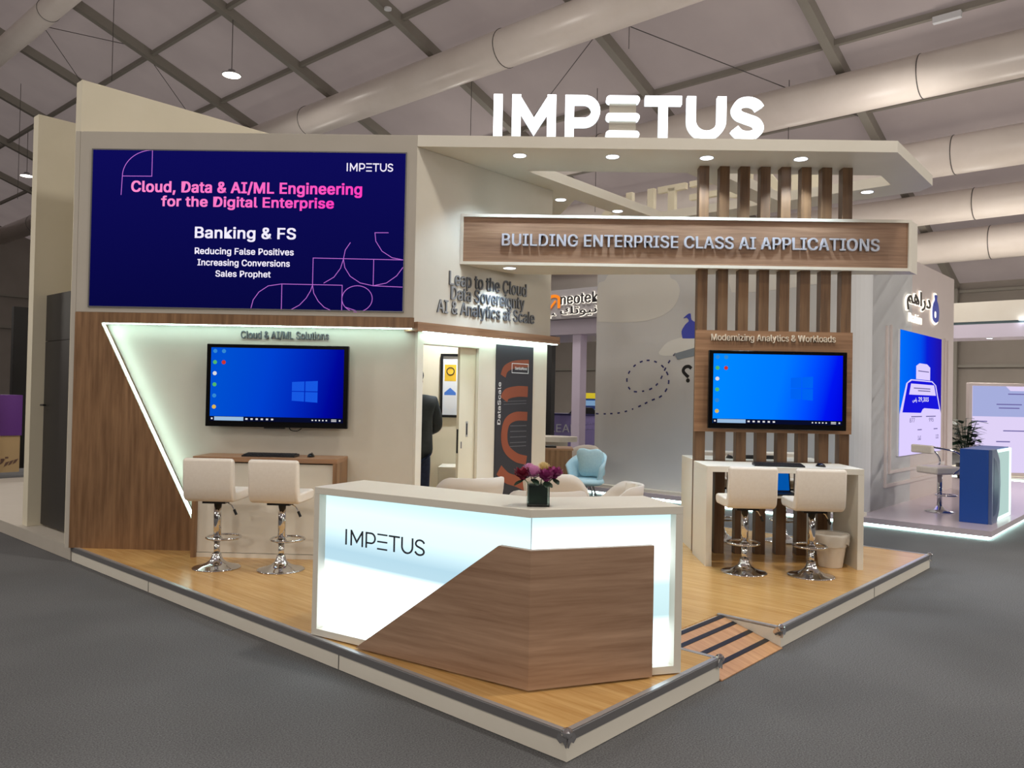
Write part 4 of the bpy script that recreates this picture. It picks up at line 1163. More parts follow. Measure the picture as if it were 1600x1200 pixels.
dup(c0, (0.64, 6.75, PZ), PI / 2, 'tub chair at the right end of the counter, only its arm tip showing')

# ================================================================== PERSON
def skin_obj(name, verts, edges, radii, m, parent, rootv=0, sub=2):
    me = bpy.data.meshes.new(name)
    me.from_pydata(verts, edges, [])
    me.materials.append(m)
    o = bpy.data.objects.new(name, me); COL.objects.link(o)
    if parent:
        o.parent = parent
    sk = o.modifiers.new('skin', 'SKIN'); sk.use_smooth_shade = True
    for i, r in enumerate(radii):
        me.skin_vertices[0].data[i].radius = r if isinstance(r, tuple) else (r, r)
    me.skin_vertices[0].data[rootv].use_root = True
    s = o.modifiers.new('sub', 'SUBSURF'); s.levels = sub; s.render_levels = sub
    return o
def person(label, loc, rotz):
    p = thing('person', label, 'person', loc, rotz)
    V, Ed, Rd = [], [], []
    def add(v, r, pa=None):
        V.append(v); Rd.append(r)
        if pa is not None:
            Ed.append((pa, len(V) - 1))
        return len(V) - 1
    pel = add((0, 0, 0.96), (0.15, 0.105)); a = add((0, 0.0, 1.12), (0.135, 0.095), pel); ch = add((0, 0.01, 1.36), (0.165, 0.11), a)
    nb = add((0, 0.015, 1.53), (0.085, 0.07), ch); nk = add((0, 0.035, 1.60), 0.056, nb); hd = add((0, 0.055, 1.68), (0.075, 0.088), nk); ht = add((0, 0.05, 1.77), (0.078, 0.092), hd); add((0, 0.045, 1.82), (0.05, 0.06), ht)
    add((0, 0.165, 1.70), 0.012, hd)
    for s in (-1, 1):
        add((s * 0.088, 0.04, 1.71), (0.012, 0.018), hd)
        hip = add((s * 0.095, 0, 0.88), (0.088, 0.092), pel); kn = add((s * 0.105, 0.02, 0.50), (0.058, 0.062), hip); an = add((s * 0.11, -0.02, 0.10), 0.04, kn); add((s * 0.125, 0.15, 0.04), (0.042, 0.03), an)
        sh = add((s * 0.195, 0.005, 1.48), 0.065, ch); el = add((s * 0.255, 0.03, 1.19), 0.045, sh); wr = add((s * 0.15, 0.24, 1.12), 0.029, el); pm = add((s * 0.10, 0.31, 1.12), (0.034, 0.018), wr)
        for k, (dy, ln) in enumerate(((-0.03, 0.07), (-0.01, 0.085), (0.01, 0.09), (0.03, 0.08))):
            f1 = add((s * 0.08, 0.335, 1.12 + dy), 0.009, pm); add((s * (0.08 - 0.6 * ln), 0.335 + 0.6 * ln, 1.115 + dy), 0.008, f1)
        t1 = add((s * 0.115, 0.30, 1.165), 0.010, pm); add((s * 0.09, 0.34, 1.185), 0.009, t1)
    body = skin_obj('body', V, Ed, Rd, M['skin'], p)
    V, Ed, Rd = [], [], []
    b0 = add((0, -0.0, 0.80), (0.25, 0.17)); b1 = add((0, 0, 1.0), (0.225, 0.155), b0); b2 = add((0, 0, 1.2), (0.22, 0.145), b1); b3 = add((0, 0.0, 1.40), (0.22, 0.14), b2); add((0, 0.012, 1.555), (0.085, 0.078), b3)
    for s in (-1, 1):
        sh = add((s * 0.205, 0.0, 1.47), 0.085, b3); el = add((s * 0.268, 0.02, 1.19), 0.072, sh); add((s * 0.17, 0.22, 1.12), 0.05, el)
    skin_obj('jacket', V, Ed, Rd, M['jacket'], p)
    V, Ed, Rd = [], [], []
    b0 = add((0, 0, 0.93), (0.165, 0.118))
    for s in (-1, 1):
        h1 = add((s * 0.10, 0, 0.82), (0.098, 0.105), b0); k1 = add((s * 0.11, 0.018, 0.48), 0.078, h1); add((s * 0.115, -0.015, 0.09), 0.066, k1)
    skin_obj('jeans', V, Ed, Rd, M['jeans'], p)
    for s in (-1, 1):
        bm = NB(); prism(bm, [(-0.05, 0.0), (0.19, 0.0), (0.2, 0.04), (0.1, 0.085), (-0.04, 0.09)], s * 0.12 - 0.045, s * 0.12 + 0.045, 'x'); obj('shoe', bm, M['black'], p, bevel=0.02, bseg=3)
    bm = NB(); blob(bm, (0, 0.03, 1.765), (0.098, 0.108, 0.098), 20, 14)
    for v in list(bm.verts):
        if v.co.y > 0.085 and v.co.z < 1.80 or v.co.z < 1.69:
            bm.verts.remove(v)
    obj('hair', bm, M['hair'], p, smooth=True)
    for s in (-1, 1):
        bm = NB(); blob(bm, (s * 0.03, 0.14, 1.735), (0.012, 0.008, 0.008), 10, 6); obj('eye', bm, M['black'], p, smooth=True)
    bm = NB(); blob(bm, (0, 0.138, 1.655), (0.024, 0.008, 0.006), 10, 6); obj('mouth', bm, mat('lips', (140, 84, 76), 0.6), p, smooth=True)
    return p
person('person in dark jacket and navy jeans standing with back turned inside the doorway', (-1.30, 8.85, PZ), 0.25)

# ================================================================== NEIGHBOUR STAND AT THE RIGHT (mural and screens)
DZ0 = 0.12
dp = thing('lit_platform', 'white platform with glowing lower edge under the mural stand', 'platform', RL(8.5, -0.1), TH)
bm = NB(); box(bm, 0, 8, 0, 6.5, 0.045, DZ0); obj('deck', bm, mat('gloss_white_deck', (196, 182, 190), 0.2), dp)
bm = NB(); box(bm, 0.06, 8, 0.06, 6.45, 0.003, 0.045); obj('base', bm, M['white'], dp)
bm = NB(); box(bm, 0.03, 0.05, 0.03, 6.45, 0.01, 0.042); box(bm, 0.05, 8, 0.03, 0.05, 0.01, 0.042); obj('led_strip', bm, M['ledstrip'], dp)

mw = thing('mural_wall', 'pale grey curved cornered wall with cloud and plane mural', 'wall', RL(8.7, 6.16, DZ0), TH - PI / 2)
# local x = towards the corner (l decreasing), local y = +r, front faces -y
ML = 6.16 - 1.56
bm = NB()
pts = [(0, 0)] + [(ML - 0.45, 0)] + [(ML - 0.45 + 0.45 * math.sin(a * PI / 20), 0.45 - 0.45 * math.cos(a * PI / 20)) for a in range(1, 11)] + [(ML, 2.4), (0, 2.4)]
prism(bm, pts, 0, 3.94)
wl = obj('wall_panel', bm, M['mural'], mw)
def mx(l): return 6.16 - l
def mz(z): return z - DZ0
def mural(name, polys, m, label=None, y=-0.001):
    bm = NB()
    for pts in polys:
        prism(bm, [(mx(l), mz(z)) for l, z in pts], y, y - 0.003, 'y')
    return obj(name, bm, m, mw, label=label)
cl = []
for l, z in ((6.15, 3.06), (5.6, 3.02), (5.1, 3.03), (4.75, 3.12), (4.55, 3.28), (4.48, 3.5), (4.55, 3.66), (4.66, 3.72), (4.68, 3.82), (4.82, 3.84), (4.95, 3.98), (5.6, 4.04), (5.9, 3.9), (6.0, 3.78), (6.15, 3.7)):
    cl.append((l, z))
mural('cloud_print', [smooth_pts(cl + [cl[0]], 3)[:-1]], M['cloud'], 'pale cloud print at the left')
cl2 = [(3.55, 3.40), (3.2, 3.38), (2.6, 3.40), (2.05, 3.46), (2.0, 3.7), (2.3, 4.0), (3.2, 4.04), (3.4, 3.8), (3.6, 3.65)]
mural('cloud_print', [smooth_pts(cl2 + [cl2[0]], 3)[:-1]], M['cloud'], 'pale cloud print behind the slats')
mural('plane_print', [smooth_pts([(4.86, 2.48), (4.7, 2.64), (4.4, 2.72), (4.0, 2.74), (3.6, 2.7), (3.6, 2.44), (4.2, 2.47), (4.6, 2.42), (4.82, 2.43), (4.86, 2.48)], 4)[:-1]], M['muralwhite'], 'white paper plane body print')
mural('wing_print', [[(4.56, 2.45), (4.1, 2.56), (3.7, 2.62), (3.7, 2.5), (4.1, 2.42), (4.5, 2.35)]], M['muralgrey'], 'grey plane wing print', -0.005)
mural('bag_print', [smooth_pts([(4.41, 2.70), (4.43, 2.82), (4.36, 2.93), (4.30, 2.98), (4.34, 3.04), (4.4, 3.03), (4.33, 3.09), (4.27, 3.1), (4.25, 3.0), (4.15, 2.94), (4.05, 2.84), (4.03, 2.70), (4.41, 2.70)], 3)[:-1]], M['muralblue'], 'blue tied bag print', -0.005)
path = [(6.14, 1.405), (5.9, 1.41), (5.6, 1.44), (5.3, 1.53), (5.0, 1.66), (4.8, 1.74), (4.69, 1.87), (4.66, 2.0), (4.70, 2.14), (4.82, 2.27), (5.02, 2.345), (5.25, 2.31), (5.42, 2.18), (5.49, 2.03), (5.45, 1.88), (5.33, 1.81), (5.1, 1.83), (4.93, 1.90), (4.82, 2.02), (4.74, 2.18), (4.65, 2.33), (4.54, 2.46)]
sp_ = smooth_pts([(mx(l), mz(z)) for l, z in path], 12)
acc = [0.0]
for p, q in zip(sp_, sp_[1:]):
    acc.append(acc[-1] + math.hypot(q[0] - p[0], q[1] - p[1]))
bm = NB()
seg, cur, on = [], 0, None
for p, s in zip(sp_, acc):
    k = int(s / 0.075)
    if k % 2 == 0:
        if on != k:
            if len(seg) > 1:
                ribbon(bm, seg, 0.026, -0.001, -0.004)
            seg = []; on = k
        seg.append(p)
if len(seg) > 1:
    ribbon(bm, seg, 0.026, -0.001, -0.004)
obj('dashed_path_print', bm, M['muralnavy'], mw, label='navy dashed looping path print')
bm = NB(); ribbon(bm, smooth_pts([(mx(4.24), mz(2.2)), (mx(4.29), mz(2.235)), (mx(4.36), mz(2.22)), (mx(4.39), mz(2.16)), (mx(4.34), mz(2.10)), (mx(4.29), mz(2.06))], 5), 0.055, -0.001, -0.004)
prism(bm, [(mx(4.30) + 0.035 * math.cos(a * PI / 8), mz(2.005) + 0.035 * math.sin(a * PI / 8)) for a in range(16)], -0.001, -0.004, 'y')
ribbon(bm, arc(mx(4.05), mz(1.95), 0.12, 0.13, 130, 260, 10), 0.04, -0.001, -0.004)
obj('question_mark_print', bm, M['muralblack'], mw, label='black question mark print')
bm = NB(); box(bm, 0, 4.7, -0.16, -0.001, -0.0, 0.05); obj('plinth', bm, M['white'], mw)

# wall with logo and screen, running away to the right (faces -l)
bw = thing('brand_wall', 'warm white wall at right carrying backlit logo and tall screen', 'wall', RL(9.15, 1.56, DZ0), TH)
bm = NB(); box(bm, 0, 4.64, 0, 0.12, 0, 3.94); obj('wall_panel', bm, M['duhimwall'], bw)
def bwx(r): return r - 9.15
bm = NB()
for x0, x1, z0, z1, t in ((9.75, 13.35, 0.30, 2.75, 0.05), (9.95, 13.15, 0.50, 2.78, 0.045)):
    for q in ((bwx(x0), bwx(x1), z0, z0 + t), (bwx(x0), bwx(x0) + t, z0 + t, z1), (bwx(x1) - t, bwx(x1), z0 + t, z1)):
        box(bm, q[0], q[1], -0.03, 0, q[2], q[3])
obj('moulding', bm, M['duhimwall'], bw)
S0, S1, SZa, SZb = bwx(10.36), bwx(12.8), 0.75, 2.74
tsn = thing('tall_screen', 'tall blue and white app screen on the warm white wall', 'screen', RL(9.15, 1.56, DZ0), TH)
bm = NB(); box(bm, S0, S1, -0.035, -0.001, SZa, SZb); obj('casing', bm, M['printwhite'], tsn)
bm = NB(); box(bm, S0, S1, -0.037, -0.0355, SZa, SZb); obj('screen', bm, emission_ramp('app_blue', [(0, (0, 110, 250)), (0.45, (0, 80, 240)), (0.62, (10, 30, 215)), (1, (34, 18, 165))], 0, 1.0), tsn)
sl = lambda u: S0 + (S1 - S0) * u
sz = lambda v: SZb - (SZb - SZa) * v
lav = emission('app_lavender', (222, 208, 255), 1.0)
appblue = emission('app_deep_blue', (24, 22, 220), 1.0)
appgrey = emission('app_grey', (120, 110, 170), 0.8)
bm = NB()
prism(bm, [(sl(0), sz(1)), (sl(1), sz(1)), (sl(1), sz(0.67)), (sl(0.86), sz(0.42)), (sl(0.76), sz(0.385)), (sl(0.24), sz(0.385)), (sl(0.14), sz(0.42)), (sl(0), sz(0.67))], -0.0375, -0.039, 'y')
prism(bm, [(sl(0.36), sz(0.38)), (sl(0.70), sz(0.38)), (sl(0.70), sz(0.27)), (sl(0.62), sz(0.245)), (sl(0.44), sz(0.245)), (sl(0.36), sz(0.27))], -0.0375, -0.039, 'y')
obj('app_card', bm, lav, tsn)
bm = NB(); prism(bm, [(sl(0.06), sz(0.655)), (sl(0.48), sz(0.66)), (sl(0.52), sz(0.63)), (sl(0.56), sz(0.62)), (sl(0.95), sz(0.63)), (sl(0.83), sz(0.42)), (sl(0.74), sz(0.395)), (sl(0.26), sz(0.395)), (sl(0.17), sz(0.42))], -0.0395, -0.041, 'y'); obj('app_header', bm, appblue, tsn)
bm = NB(); prism(bm, [(sl(0.2), sz(0.51)), (sl(0.85), sz(0.51)), (sl(0.8), sz(0.42)), (sl(0.24), sz(0.42))], -0.0415, -0.043, 'y'); obj('app_field', bm, lav, tsn)
bm = NB(); text(bm, '29,303', sl(0.54), sz(0.55), 0.6, 0.09, -0.0415, 0.001, 0.02); text(bm, '\uFEB1\uFE8D\uFEAD', sl(0.33), sz(0.555), 0.25, 0.08, -0.0415, 0.001, 0.01); obj('app_text', bm, M['ledwhite'], tsn)
bm = NB()
for u, v, w_, s in ((0.28, 0.72, 0.4, '877'), (0.74, 0.72, 0.4, '995'), (0.45, 0.87, 0.25, '3.43'), (0.9, 0.87, 0.25, '3.32')):
    text(bm, s, sl(u), sz(v), w_ * 0.7, 0.07, -0.0395, 0.001, 0.01)
for u0, u1, v in ((0.25, 0.5, 0.69), (0.6, 0.85, 0.69), (0.4, 0.5, 0.80), (0.8, 0.9, 0.80), (0.3, 0.7, 0.455), (0.4, 0.7, 0.475), (0.40, 0.66, 0.31)):
    box(bm, sl(u0), sl(u1), -0.0445, -0.0435, sz(v) - 0.008, sz(v) + 0.008)
obj('app_text', bm, appgrey, tsn)
ls = thing('logo_sign', 'backlit Arabic lettering and blue bag emblem above the tall screen', 'sign', RL(9.15, 1.56, DZ0), TH)
halo = emission('sign_halo', (255, 244, 226), 1.6)
dark = mat('dark_sign_face', (58, 54, 50), 0.4)
AR = '\uFEE2\uFEEB\uFE8D\uFEAD\uFEA9'
bm = NB(); text(bm, AR, bwx(11.33), 3.26, 1.42, 0.40, -0.02, 0.02, 0.06); obj('letter_halo', bm, halo, ls)
bm = NB(); text(bm, AR, bwx(11.33), 3.26, 1.36, 0.36, -0.041, 0.01, 0.02); obj('letter_face', bm, dark, ls)
bm = NB(); text(bm, 'Drahim', bwx(11.17), 2.975, 0.72, 0.15, -0.02, 0.02, 0.004); obj('small_lettering', bm, halo, ls)
drop = [(0, -0.25), (0.16, -0.2), (0.2, -0.05), (0.14, 0.08), (0.05, 0.15), (0.07, 0.23), (-0.07, 0.23), (-0.05, 0.15), (-0.14, 0.08), (-0.2, -0.05), (-0.16, -0.2), (0, -0.25)]
for nm_, k, y0_, y1_, m_ in (('emblem_halo', 1.15, -0.02, -0.035, halo), ('emblem_face', 1.0, -0.036, -0.05, mat('emblem_blue', (54, 78, 196), 0.4))):
    bm = NB(); prism(bm, [(bwx(12.36) + a * k, 3.25 + b * k) for a, b in smooth_pts(drop, 3)[:-1]], y0_, y1_, 'y'); obj(nm_, bm, m_, ls)
bm = NB(); blob(bm, (bwx(12.30), -0.052, 3.14), (0.06, 0.004, 0.06), 12, 8); obj('emblem_mark', bm, halo, ls)

# blue counter and its stool on that platform
bc = thing('blue_counter', 'blue reception counter with curved opening and glowing white end', 'counter', RL(9.12, 0.02, DZ0), TH)
bm = NB(); box(bm, 0, 1.3, 0.04, 0.38, 0, 0.985); obj('body', bm, M['blue'], bc, bevel=0.004)
bm = NB()
op = [(0.02, 0.0), (0.02, 0.985), (0.30, 0.985), (0.5, 0.82), (0.56, 0.5), (0.5, 0.16), (0.34, 0.0)]
prism(bm, op, 0.0, 0.04, 'y'); obj('curved_panel', bm, mat('grey_blue_laminate', (92, 104, 140), 0.4), bc)
bm = NB(); prism(bm, [(0.12, 0.1), (0.12, 0.88), (0.28, 0.82), (0.42, 0.65), (0.46, 0.48), (0.4, 0.26), (0.26, 0.12)], -0.003, 0.0, 'y'); obj('dark_opening', bm, mat('navy_recess', (22, 46, 100), 0.4), bc)
bm = NB(); prism(bm, [(0.40, 0.05), (0.55, 0.2), (0.61, 0.5), (0.55, 0.8), (0.40, 0.93), (1.25, 0.93), (1.25, 0.05)], 0.02, 0.035, 'y'); obj('lit_panel', bm, emission('pale_backlight', (196, 226, 220), 0.85), bc)
bm = NB(); ribbon(bm, [(0.42, 0.03), (1.26, 0.03), (1.26, 0.955), (0.42, 0.955)], 0.035, 0.0, 0.03); obj('led_strip', bm, emission('counter_led', (226, 255, 244), 1.6), bc)
wst = thing('arm_stool', 'white stool with bent chrome arms beside the blue counter', 'bar stool', RL(9.98, 0.85, DZ0), 0.25)
bm = NB(); lathe(bm, [(0, 0), (0.2, 0), (0.2, 0.01), (0.08, 0.04), (0.04, 0.09), (0, 0.09)], seg=32); obj('base', bm, M['chrome'], wst, smooth=True)
bm = NB(); tube(bm, [(0, 0, 0.08), (0, 0, 0.56)], 0.035, 16); obj('column', bm, M['chrome'], wst, smooth=True)
bm = NB(); box(bm, -0.24, 0.22, -0.21, 0.21, 0.56, 0.67); obj('seat', bm, M['leather'], wst, bevel=0.03, bseg=3)
bm = NB(); box(bm, -0.33, -0.27, -0.21, 0.21, 0.86, 0.98); obj('backrest', bm, M['leather'], wst, bevel=0.02, bseg=3)
for s in (-1, 1):
    bm = NB(); tube(bm, smooth_pts([(-0.3, 0.2 * s, 0.96), (0.0, 0.24 * s, 0.91), (0.14, 0.24 * s, 0.84), (0.2, 0.23 * s, 0.70), (0.05, 0.2 * s, 0.57)], 5), 0.014, 8); obj('arm', bm, M['chrome'], wst, smooth=True)
bm = NB(); ring(bm, (0.06, -0.06, 0.25), 0.14, 0.01, 32, 8); obj('footrest', bm, M['chrome'], wst, smooth=True)
def leafplant(name, label, loc, n_, h, spread, m, seed):
    rnd = random.Random(seed)
    t = thing(name, label, 'plant', loc)
    bm = NB(); lathe(bm, [(0, 0), (0.14, 0), (0.18, 0.32), (0.16, 0.32), (0.15, 0.28), (0, 0.28)], seg=24); obj('pot', bm, M['darkgrey'], t, smooth=True)
    bm = NB(); bs = NB()
    for i in range(n_):
        a = rnd.random() * 2 * PI; e = 0.5 + rnd.random() * 0.95
        tip = Vector((math.cos(a) * spread * rnd.uniform(0.3, 1), math.sin(a) * spread * rnd.uniform(0.3, 1), 0.28 + h * rnd.uniform(0.45, 1)))
        tube(bs, [(0, 0, 0.26), (tip.x * 0.5, tip.y * 0.5, 0.28 + (tip.z - 0.28) * 0.65), tip], 0.006, 5)
        for k in range(5):
            f = 0.45 + 0.13 * k
            c = Vector((tip.x * f, tip.y * f, 0.28 + (tip.z - 0.28) * min(1, f + 0.1)))
            b = a + (1 if k % 2 else -1) * rnd.uniform(0.4, 1.2)
            petal(bm, c, Vector((math.cos(b), math.sin(b), rnd.uniform(-0.1, 0.6))), Vector((0, 0, 1)), 0.26, 0.055, -0.05)
    obj('stems', bs, m, t); obj('leaves', bm, m, t, smooth=True)
leafplant('potted_plant', 'dark leafy plant between the warm white wall and the far lilac screen', (9.32, 17.35, 0.12), 26, 1.0, 0.3, M['leafdark'], 5)

# far stand: lilac screen, beams, platform
fs = thing('freestanding_screen', 'far free standing lilac and white screen with cream frame', 'screen', (10.75, 17.85, 0.12))
bm = NB(); box(bm, -1.1, 1.6, 0, 0.12, 0.03, 2.07); obj('frame', bm, M['duhimwall'], fs, bevel=0.02)
bm = NB(); box(bm, -1.02, 1.5, -0.012, 0, 0.1, 2.0); obj('screen', bm, emission('screen_lavender_white', (232, 218, 255), 0.92), fs)
bm = NB(); prism(bm, [(-1.02, 1.33), (1.5, 1.33), (1.5, 2.0), (0.72, 2.0), (0.62, 1.9), (-0.2, 1.9), (-0.3, 2.0), (-1.02, 2.0)], -0.0125, -0.015, 'y'); obj('screen_header', bm, emission('screen_periwinkle', (178, 186, 236), 0.85), fs)
fst = emission('screen_text_grey', (120, 112, 176), 0.8)
for x0, x1, z in ((-0.25, 0.4, 1.83), (-0.5, 0.05, 1.6), (-0.45, 0.0, 1.52), (0.75, 1.3, 1.6), (-0.95, -0.7, 1.22), (0.5, 1.3, 1.2), (-0.35, 0.2, 1.02), (0.9, 1.3, 1.0), (-0.5, -0.2, 0.78), (0.9, 1.3, 0.77)):
    bm = NB(); box(bm, x0, x1, -0.0175, -0.0155, z - 0.012, z + 0.012); obj('text_row', bm, fst, fs)
bm = NB(); box(bm, 0, 8, -4, 3.0, 0.003, 0.12)
fp = thing('far_platform', 'far white platform with glowing edge under the lilac screen', 'platform', RL(17.2, 0), TH)
obj('deck', bm, M['white'], fp)
bm = NB(); box(bm, -0.02, 0, -4, 3.0, 0.03, 0.07); obj('led_strip', bm, M['ledstrip'], fp)
fb = thing('far_canopy_beams', 'two white overhead beams of the far stand at right', 'canopy', RL(17.3, 1.0, 3.2), TH)
bm = NB(); box(bm, -0.1, 0.9, -4, 1.9, 0.36, 0.8); obj('beam', bm, M['white'], fb, label='upper white beam')
bm = NB(); box(bm, -0.1, 0.9, -4, 1.9, 0.0, 0.30); obj('beam', bm, mat('lilac_white_beam', (212, 204, 220), 0.5), fb, label='lower white beam')
bm = NB(); box(bm, -0.05, 0.85, -4, 1.9, 0.30, 0.36); obj('teal_gap', bm, mat('teal_strip', (104, 128, 132), 0.5), fb)
downlight('downlight under the lower far beam at right', RL(17.5, 1.68, 3.2), 0, group='downlights of the far stand')
downlight('downlight under the upper far beam at right edge of view', RL(17.15, 1.0, 3.55), 0, group='downlights of the far stand')

# ================================================================== STAND BEHIND, SEEN BETWEEN THE WALLS
nt_ = thing('orange_logo_stand', 'grey fascia with backlit two language sign behind the angled wall', 'exhibition stand', RL(12, 8.5, 0), TH - PI / 2)
# local x = l decreasing, front faces -y (towards -r)
def nx(l): return 8.5 - l
bm = NB(); box(bm, nx(12.5), nx(4.0), 0, 2.5, 3.56, 4.26); obj('fascia', bm, mat('grey_fascia', (168, 164, 168), 0.5), nt_)
bm = NB(); box(bm, nx(12.5), nx(4.0), 0.25, 2.5, 3.2, 3.56); obj('soffit', bm, mat('lilac_soffit', (206, 196, 212), 0.5), nt_)
bm = NB(); box(bm, nx(9.46), nx(9.22), 0.3, 0.55, 0, 3.2); obj('column', bm, mat('lilac_column', (206, 194, 214), 0.5), nt_)
bm = NB(); box(bm, nx(11.2), nx(10.22), 0.45, 0.6, 0, 3.2); obj('dark_post', bm, M['black'], nt_)
for h, m_, bo, y in ((1, halo, 0.05, -0.001), (0, mat('charcoal_sign_face', (46, 44, 48), 0.4), 0.015, -0.022)):
    bm = NB(); text(bm, 'neotek', nx(9.04), 4.02, 1.1, 0.27 if h else 0.255, y, 0.02, bo)
    text(bm, '\uFEDA\uFE97\uFEEE\uFEF4\uFEE7', nx(9.06), 3.72, 1.06, 0.27 if h else 0.25, y, 0.02, bo)
    text(bm, '\uFE90', nx(9.88), 3.66, 0.28, 0.16 if h else 0.15, y, 0.02, bo)
    obj('letter_halo' if h else 'letter_face', bm, m_, nt_)
bm = NB(); ribbon(bm, [(nx(9.98), 3.82), (nx(9.98), 4.04)] + arc(nx(9.82), 4.04, 0.16, 0.08, 180, 0, 8) + [(nx(9.66), 3.82)], 0.07, -0.002, -0.02); ribbon(bm, [(nx(9.95), 3.8), (nx(9.75), 4.0)], 0.05, -0.021, -0.03)
obj('orange_arch', bm, emission('orange_sign', (255, 140, 40), 1.0), nt_)

pc = thing('lilac_counter', 'lilac counter with white capital lettering behind the slim pale column', 'counter', (1.0, 21.2, 0))
bm = NB(); box(bm, -1.6, 2.6, 0, 0.6, 0, 1.2); obj('body', bm, M['lilac'], pc)
bm = NB(); box(bm, -1.62, 2.62, -0.02, 0.62, 1.2, 1.25); obj('top', bm, mat('indigo_top', (54, 48, 104), 0.5), pc)
bm = NB(); text(bm, 'LEAP', -0.15, 0.86, 0.70, 0.21, -0.001, 0.01, 0.01); obj('lettering', bm, M['printwhite'], pc)
bm = NB()
for i, (x, z, w_) in enumerate(((0.42, 1.0, 0.75), (0.42, 0.86, 0.6))):
    text(bm, '\uFE94\uFEF4\uFEE8\uFED8\uFE98\uFEDF\uFE8D', x + 0.1, z, w_, 0.09, -0.001, 0.006, 0.0)
obj('arabic_lettering', bm, mat('pale_lilac_print', (170, 160, 214), 0.5), pc)
bm = NB(); prism(bm, [(-0.42, 0), (0.42, 0), (0.2, 0.17), (-0.24, 0.17)], -0.15, 0.15, 'y')
tag(obj('black_case', bm, M['black'], None, loc=(1.42, 21.5, 1.25)), 'black sloped case on top of the lilac counter', 'case')
fr = thing('drinks_fridge', 'upright drinks fridge with yellow header far behind the lilac counter', 'fridge', (1.72, 23.4, 0))
bm = NB(); box(bm, -0.27, 0.45, 0, 0.6, 0, 1.65); obj('cabinet', bm, mat('fridge_blue', (60, 110, 190), 0.4), fr)
bm = NB(); box(bm, -0.28, 0.46, -0.03, 0.6, 1.66, 1.82); obj('header', bm, mat('fridge_yellow', (226, 206, 40), 0.4, emit=(226, 206, 40), es=0.4), fr)
bm = NB(); box(bm, -0.24, 0.4, -0.02, 0, 0.2, 1.6); obj('glass_door', bm, emission('fridge_glow', (150, 190, 230), 0.6), fr)
bm = NB()
for z in (0.5, 0.8, 1.1, 1.35):
    box(bm, -0.3, 0.4, -0.035, -0.021, z, z + 0.1)
obj('shelf_rows', bm, mat('fridge_shelf', (50, 80, 150), 0.5), fr)

tb = thing('brown_table', 'brown wood side counter beyond the end of the angled wall', 'counter', (0.05, 12.9, 0))
bm = NB(); box(bm, -0.6, 0.62, 0, 0.6, 0, 0.83); obj('body', bm, M['wood_v'], tb)
bm = NB(); box(bm, -0.62, 0.64, -0.01, 0.61, 0.83, 0.86); obj('top', bm, M['wood_h'], tb)
bm = NB(); box(bm, -0.2, 0.2, -0.12, 0.12, 0, 0.03)
tag(obj('black_tablet', bm, M['black'], None, loc=(0.22, 13.15, 0.86), bevel=0.004), 'flat black device on the brown side counter', 'device')
cb = thing('curved_counter', 'white curved counter top behind the brown side counter', 'counter', (0.0, 14.3, 0))
bm = NB(); prism(bm, smooth_pts([(-1.2, 0.0), (0.2, 0.0), (0.62, 0.05), (0.85, 0.3), (0.6, 0.6), (0.0, 0.7), (-1.2, 0.7)], 5), 0.88, 0.97); obj('top', bm, M['white'], cb)
bm = NB(); prism(bm, smooth_pts([(-1.1, 0.1), (0.1, 0.1), (0.5, 0.15), (0.65, 0.3), (0.5, 0.5), (-1.1, 0.55)], 5), 0, 0.88); obj('body', bm, M['white'], cb)
def shell_chair(label, loc, rotz, m1, m2):
    c = thing('lounge_chair', label, 'chair', loc, rotz, 'lounge chairs behind the stand')
    bm = NB(); rows = []
    for i in range(25):
        p = -1.75 + 3.5 * i / 24
        tz = 0.86 - 0.22 * (abs(p) / 1.75) ** 2
        rows.append([bm.verts.new((math.sin(p) * (0.26 + 0.07 * j / 4), -math.cos(p) * (0.26 + 0.07 * j / 4), 0.40 + (tz - 0.40) * j / 4)) for j in range(5)])
    for A, B in zip(rows, rows[1:]):
        for j in range(4):
            face(bm, (A[j], B[j], B[j + 1], A[j + 1]))
    o = obj('shell', bm, m1, c, smooth=True); sm = o.modifiers.new('solid', 'SOLIDIFY'); sm.thickness = 0.03
    bm = NB(); lathe(bm, [(0, 0.36), (0.24, 0.36), (0.3, 0.40), (0.28, 0.45), (0, 0.46)], seg=28); obj('seat', bm, m2, c, smooth=True)
    for a in range(4):
        bm = NB(); b = a * PI / 2 + PI / 4
        tube(bm, [(math.cos(b) * 0.12, math.sin(b) * 0.12, 0.37), (math.cos(b) * 0.24, math.sin(b) * 0.24, 0.0)], 0.014, 8); obj('leg', bm, M['chrome'], c)
    return c
shell_chair('pale blue lounge chair holding a blue cushion beyond the angled wall', (0.84, 12.25, 0), 2.5, M['bluefabric'], M['bluefabric'])
shell_chair('white lounge chair behind the pale blue one', (0.86, 13.75, 0.0), 2.6, M['shell'], M['leather'])
bm = NB(); blob(bm, (0, 0, 0), (0.21, 0.07, 0.21), 20, 14)
for v in bm.verts:
    x, z = v.co.x / 0.21, v.co.z / 0.21
    k = 1 + 0.35 * (x * z) ** 2 * 4
    v.co.x *= k; v.co.z *= k
bm.transform(Matrix.Rotation(0.25, 4, 'X'))
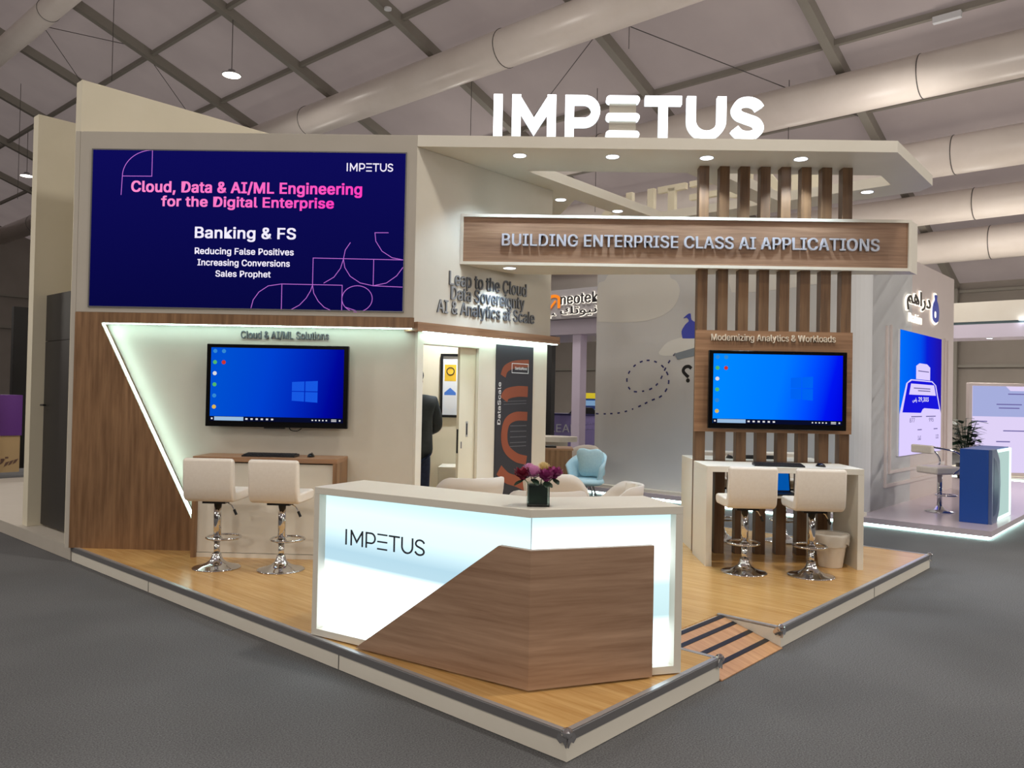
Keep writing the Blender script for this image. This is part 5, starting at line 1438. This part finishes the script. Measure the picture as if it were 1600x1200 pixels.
tag(obj('cushion', bm, M['bluefabric'], None, smooth=True, loc=(0.93, 12.30, 0.69), rotz=-0.5), 'square ice blue cushion propped in the pale blue lounge chair', 'cushion')

# ================================================================== FAR LEFT GLIMPSE
pq = thing('purple_counter', 'purple and tan counter at the far left edge', 'counter', RL(1.9, 14, PZ), TH)
bm = NB(); box(bm, -4, 0, 0, 0.5, 0.66, 1.39); obj('purple_panel', bm, M['purple'], pq)
bm = NB(); box(bm, -4, -0.02, 0.02, 0.5, 0, 0.66); obj('tan_panel', bm, M['tan'], pq)
bm = NB()
rnd = random.Random(3)
for i in range(12):
    x = -0.9 + 0.07 * i; z = 0.1 + 0.02 * (i % 3)
    prism(bm, [(x, z), (x + 0.05, z + 0.03), (x + 0.09, z + 0.1), (x + 0.03, z + 0.08)], 0.019, 0.015, 'y')
for i in range(6):
    x = -0.6 + 0.07 * i
    box(bm, x, x + 0.05, 0.015, 0.019, 0.22 + 0.03 * (i % 2), 0.25 + 0.03 * (i % 2))
obj('dark_pattern', bm, mat('tan_print', (120, 92, 80), 0.6), pq)
bm = NB(); box(bm, -0.2, 0.06, 0, 0.12, 0, 3.05)
tag(obj('black_column', bm, M['black'], None, loc=RL(2.12, 14.7, PZ), rotz=TH), 'black column behind the purple counter', 'column')
wf = thing('grey_cabinet', 'narrow grey cabinet with pale glazed upper door beside the fin wall', 'cabinet', RL(2.02, 13.2, PZ), TH)
bm = NB(); box(bm, -0.17, 0.35, 0.03, 0.3, 0, 1.05); obj('lower_body', bm, mat('taupe_cabinet', (92, 86, 78), 0.5), wf)
bm = NB(); box(bm, -0.17, 0.35, 0.03, 0.3, 1.05, 2.5); obj('upper_body', bm, M['greywall'], wf)
bm = NB(); box(bm, -0.1, 0.3, 0.02, 0.03, 1.1, 2.2); obj('glass_door', bm, mat('cabinet_glass', (150, 150, 146), 0.2), wf)
bm = NB(); box(bm, -0.13, -0.10, 0.015, 0.03, 1.05, 2.2); obj('door_edge', bm, M['black'], wf)
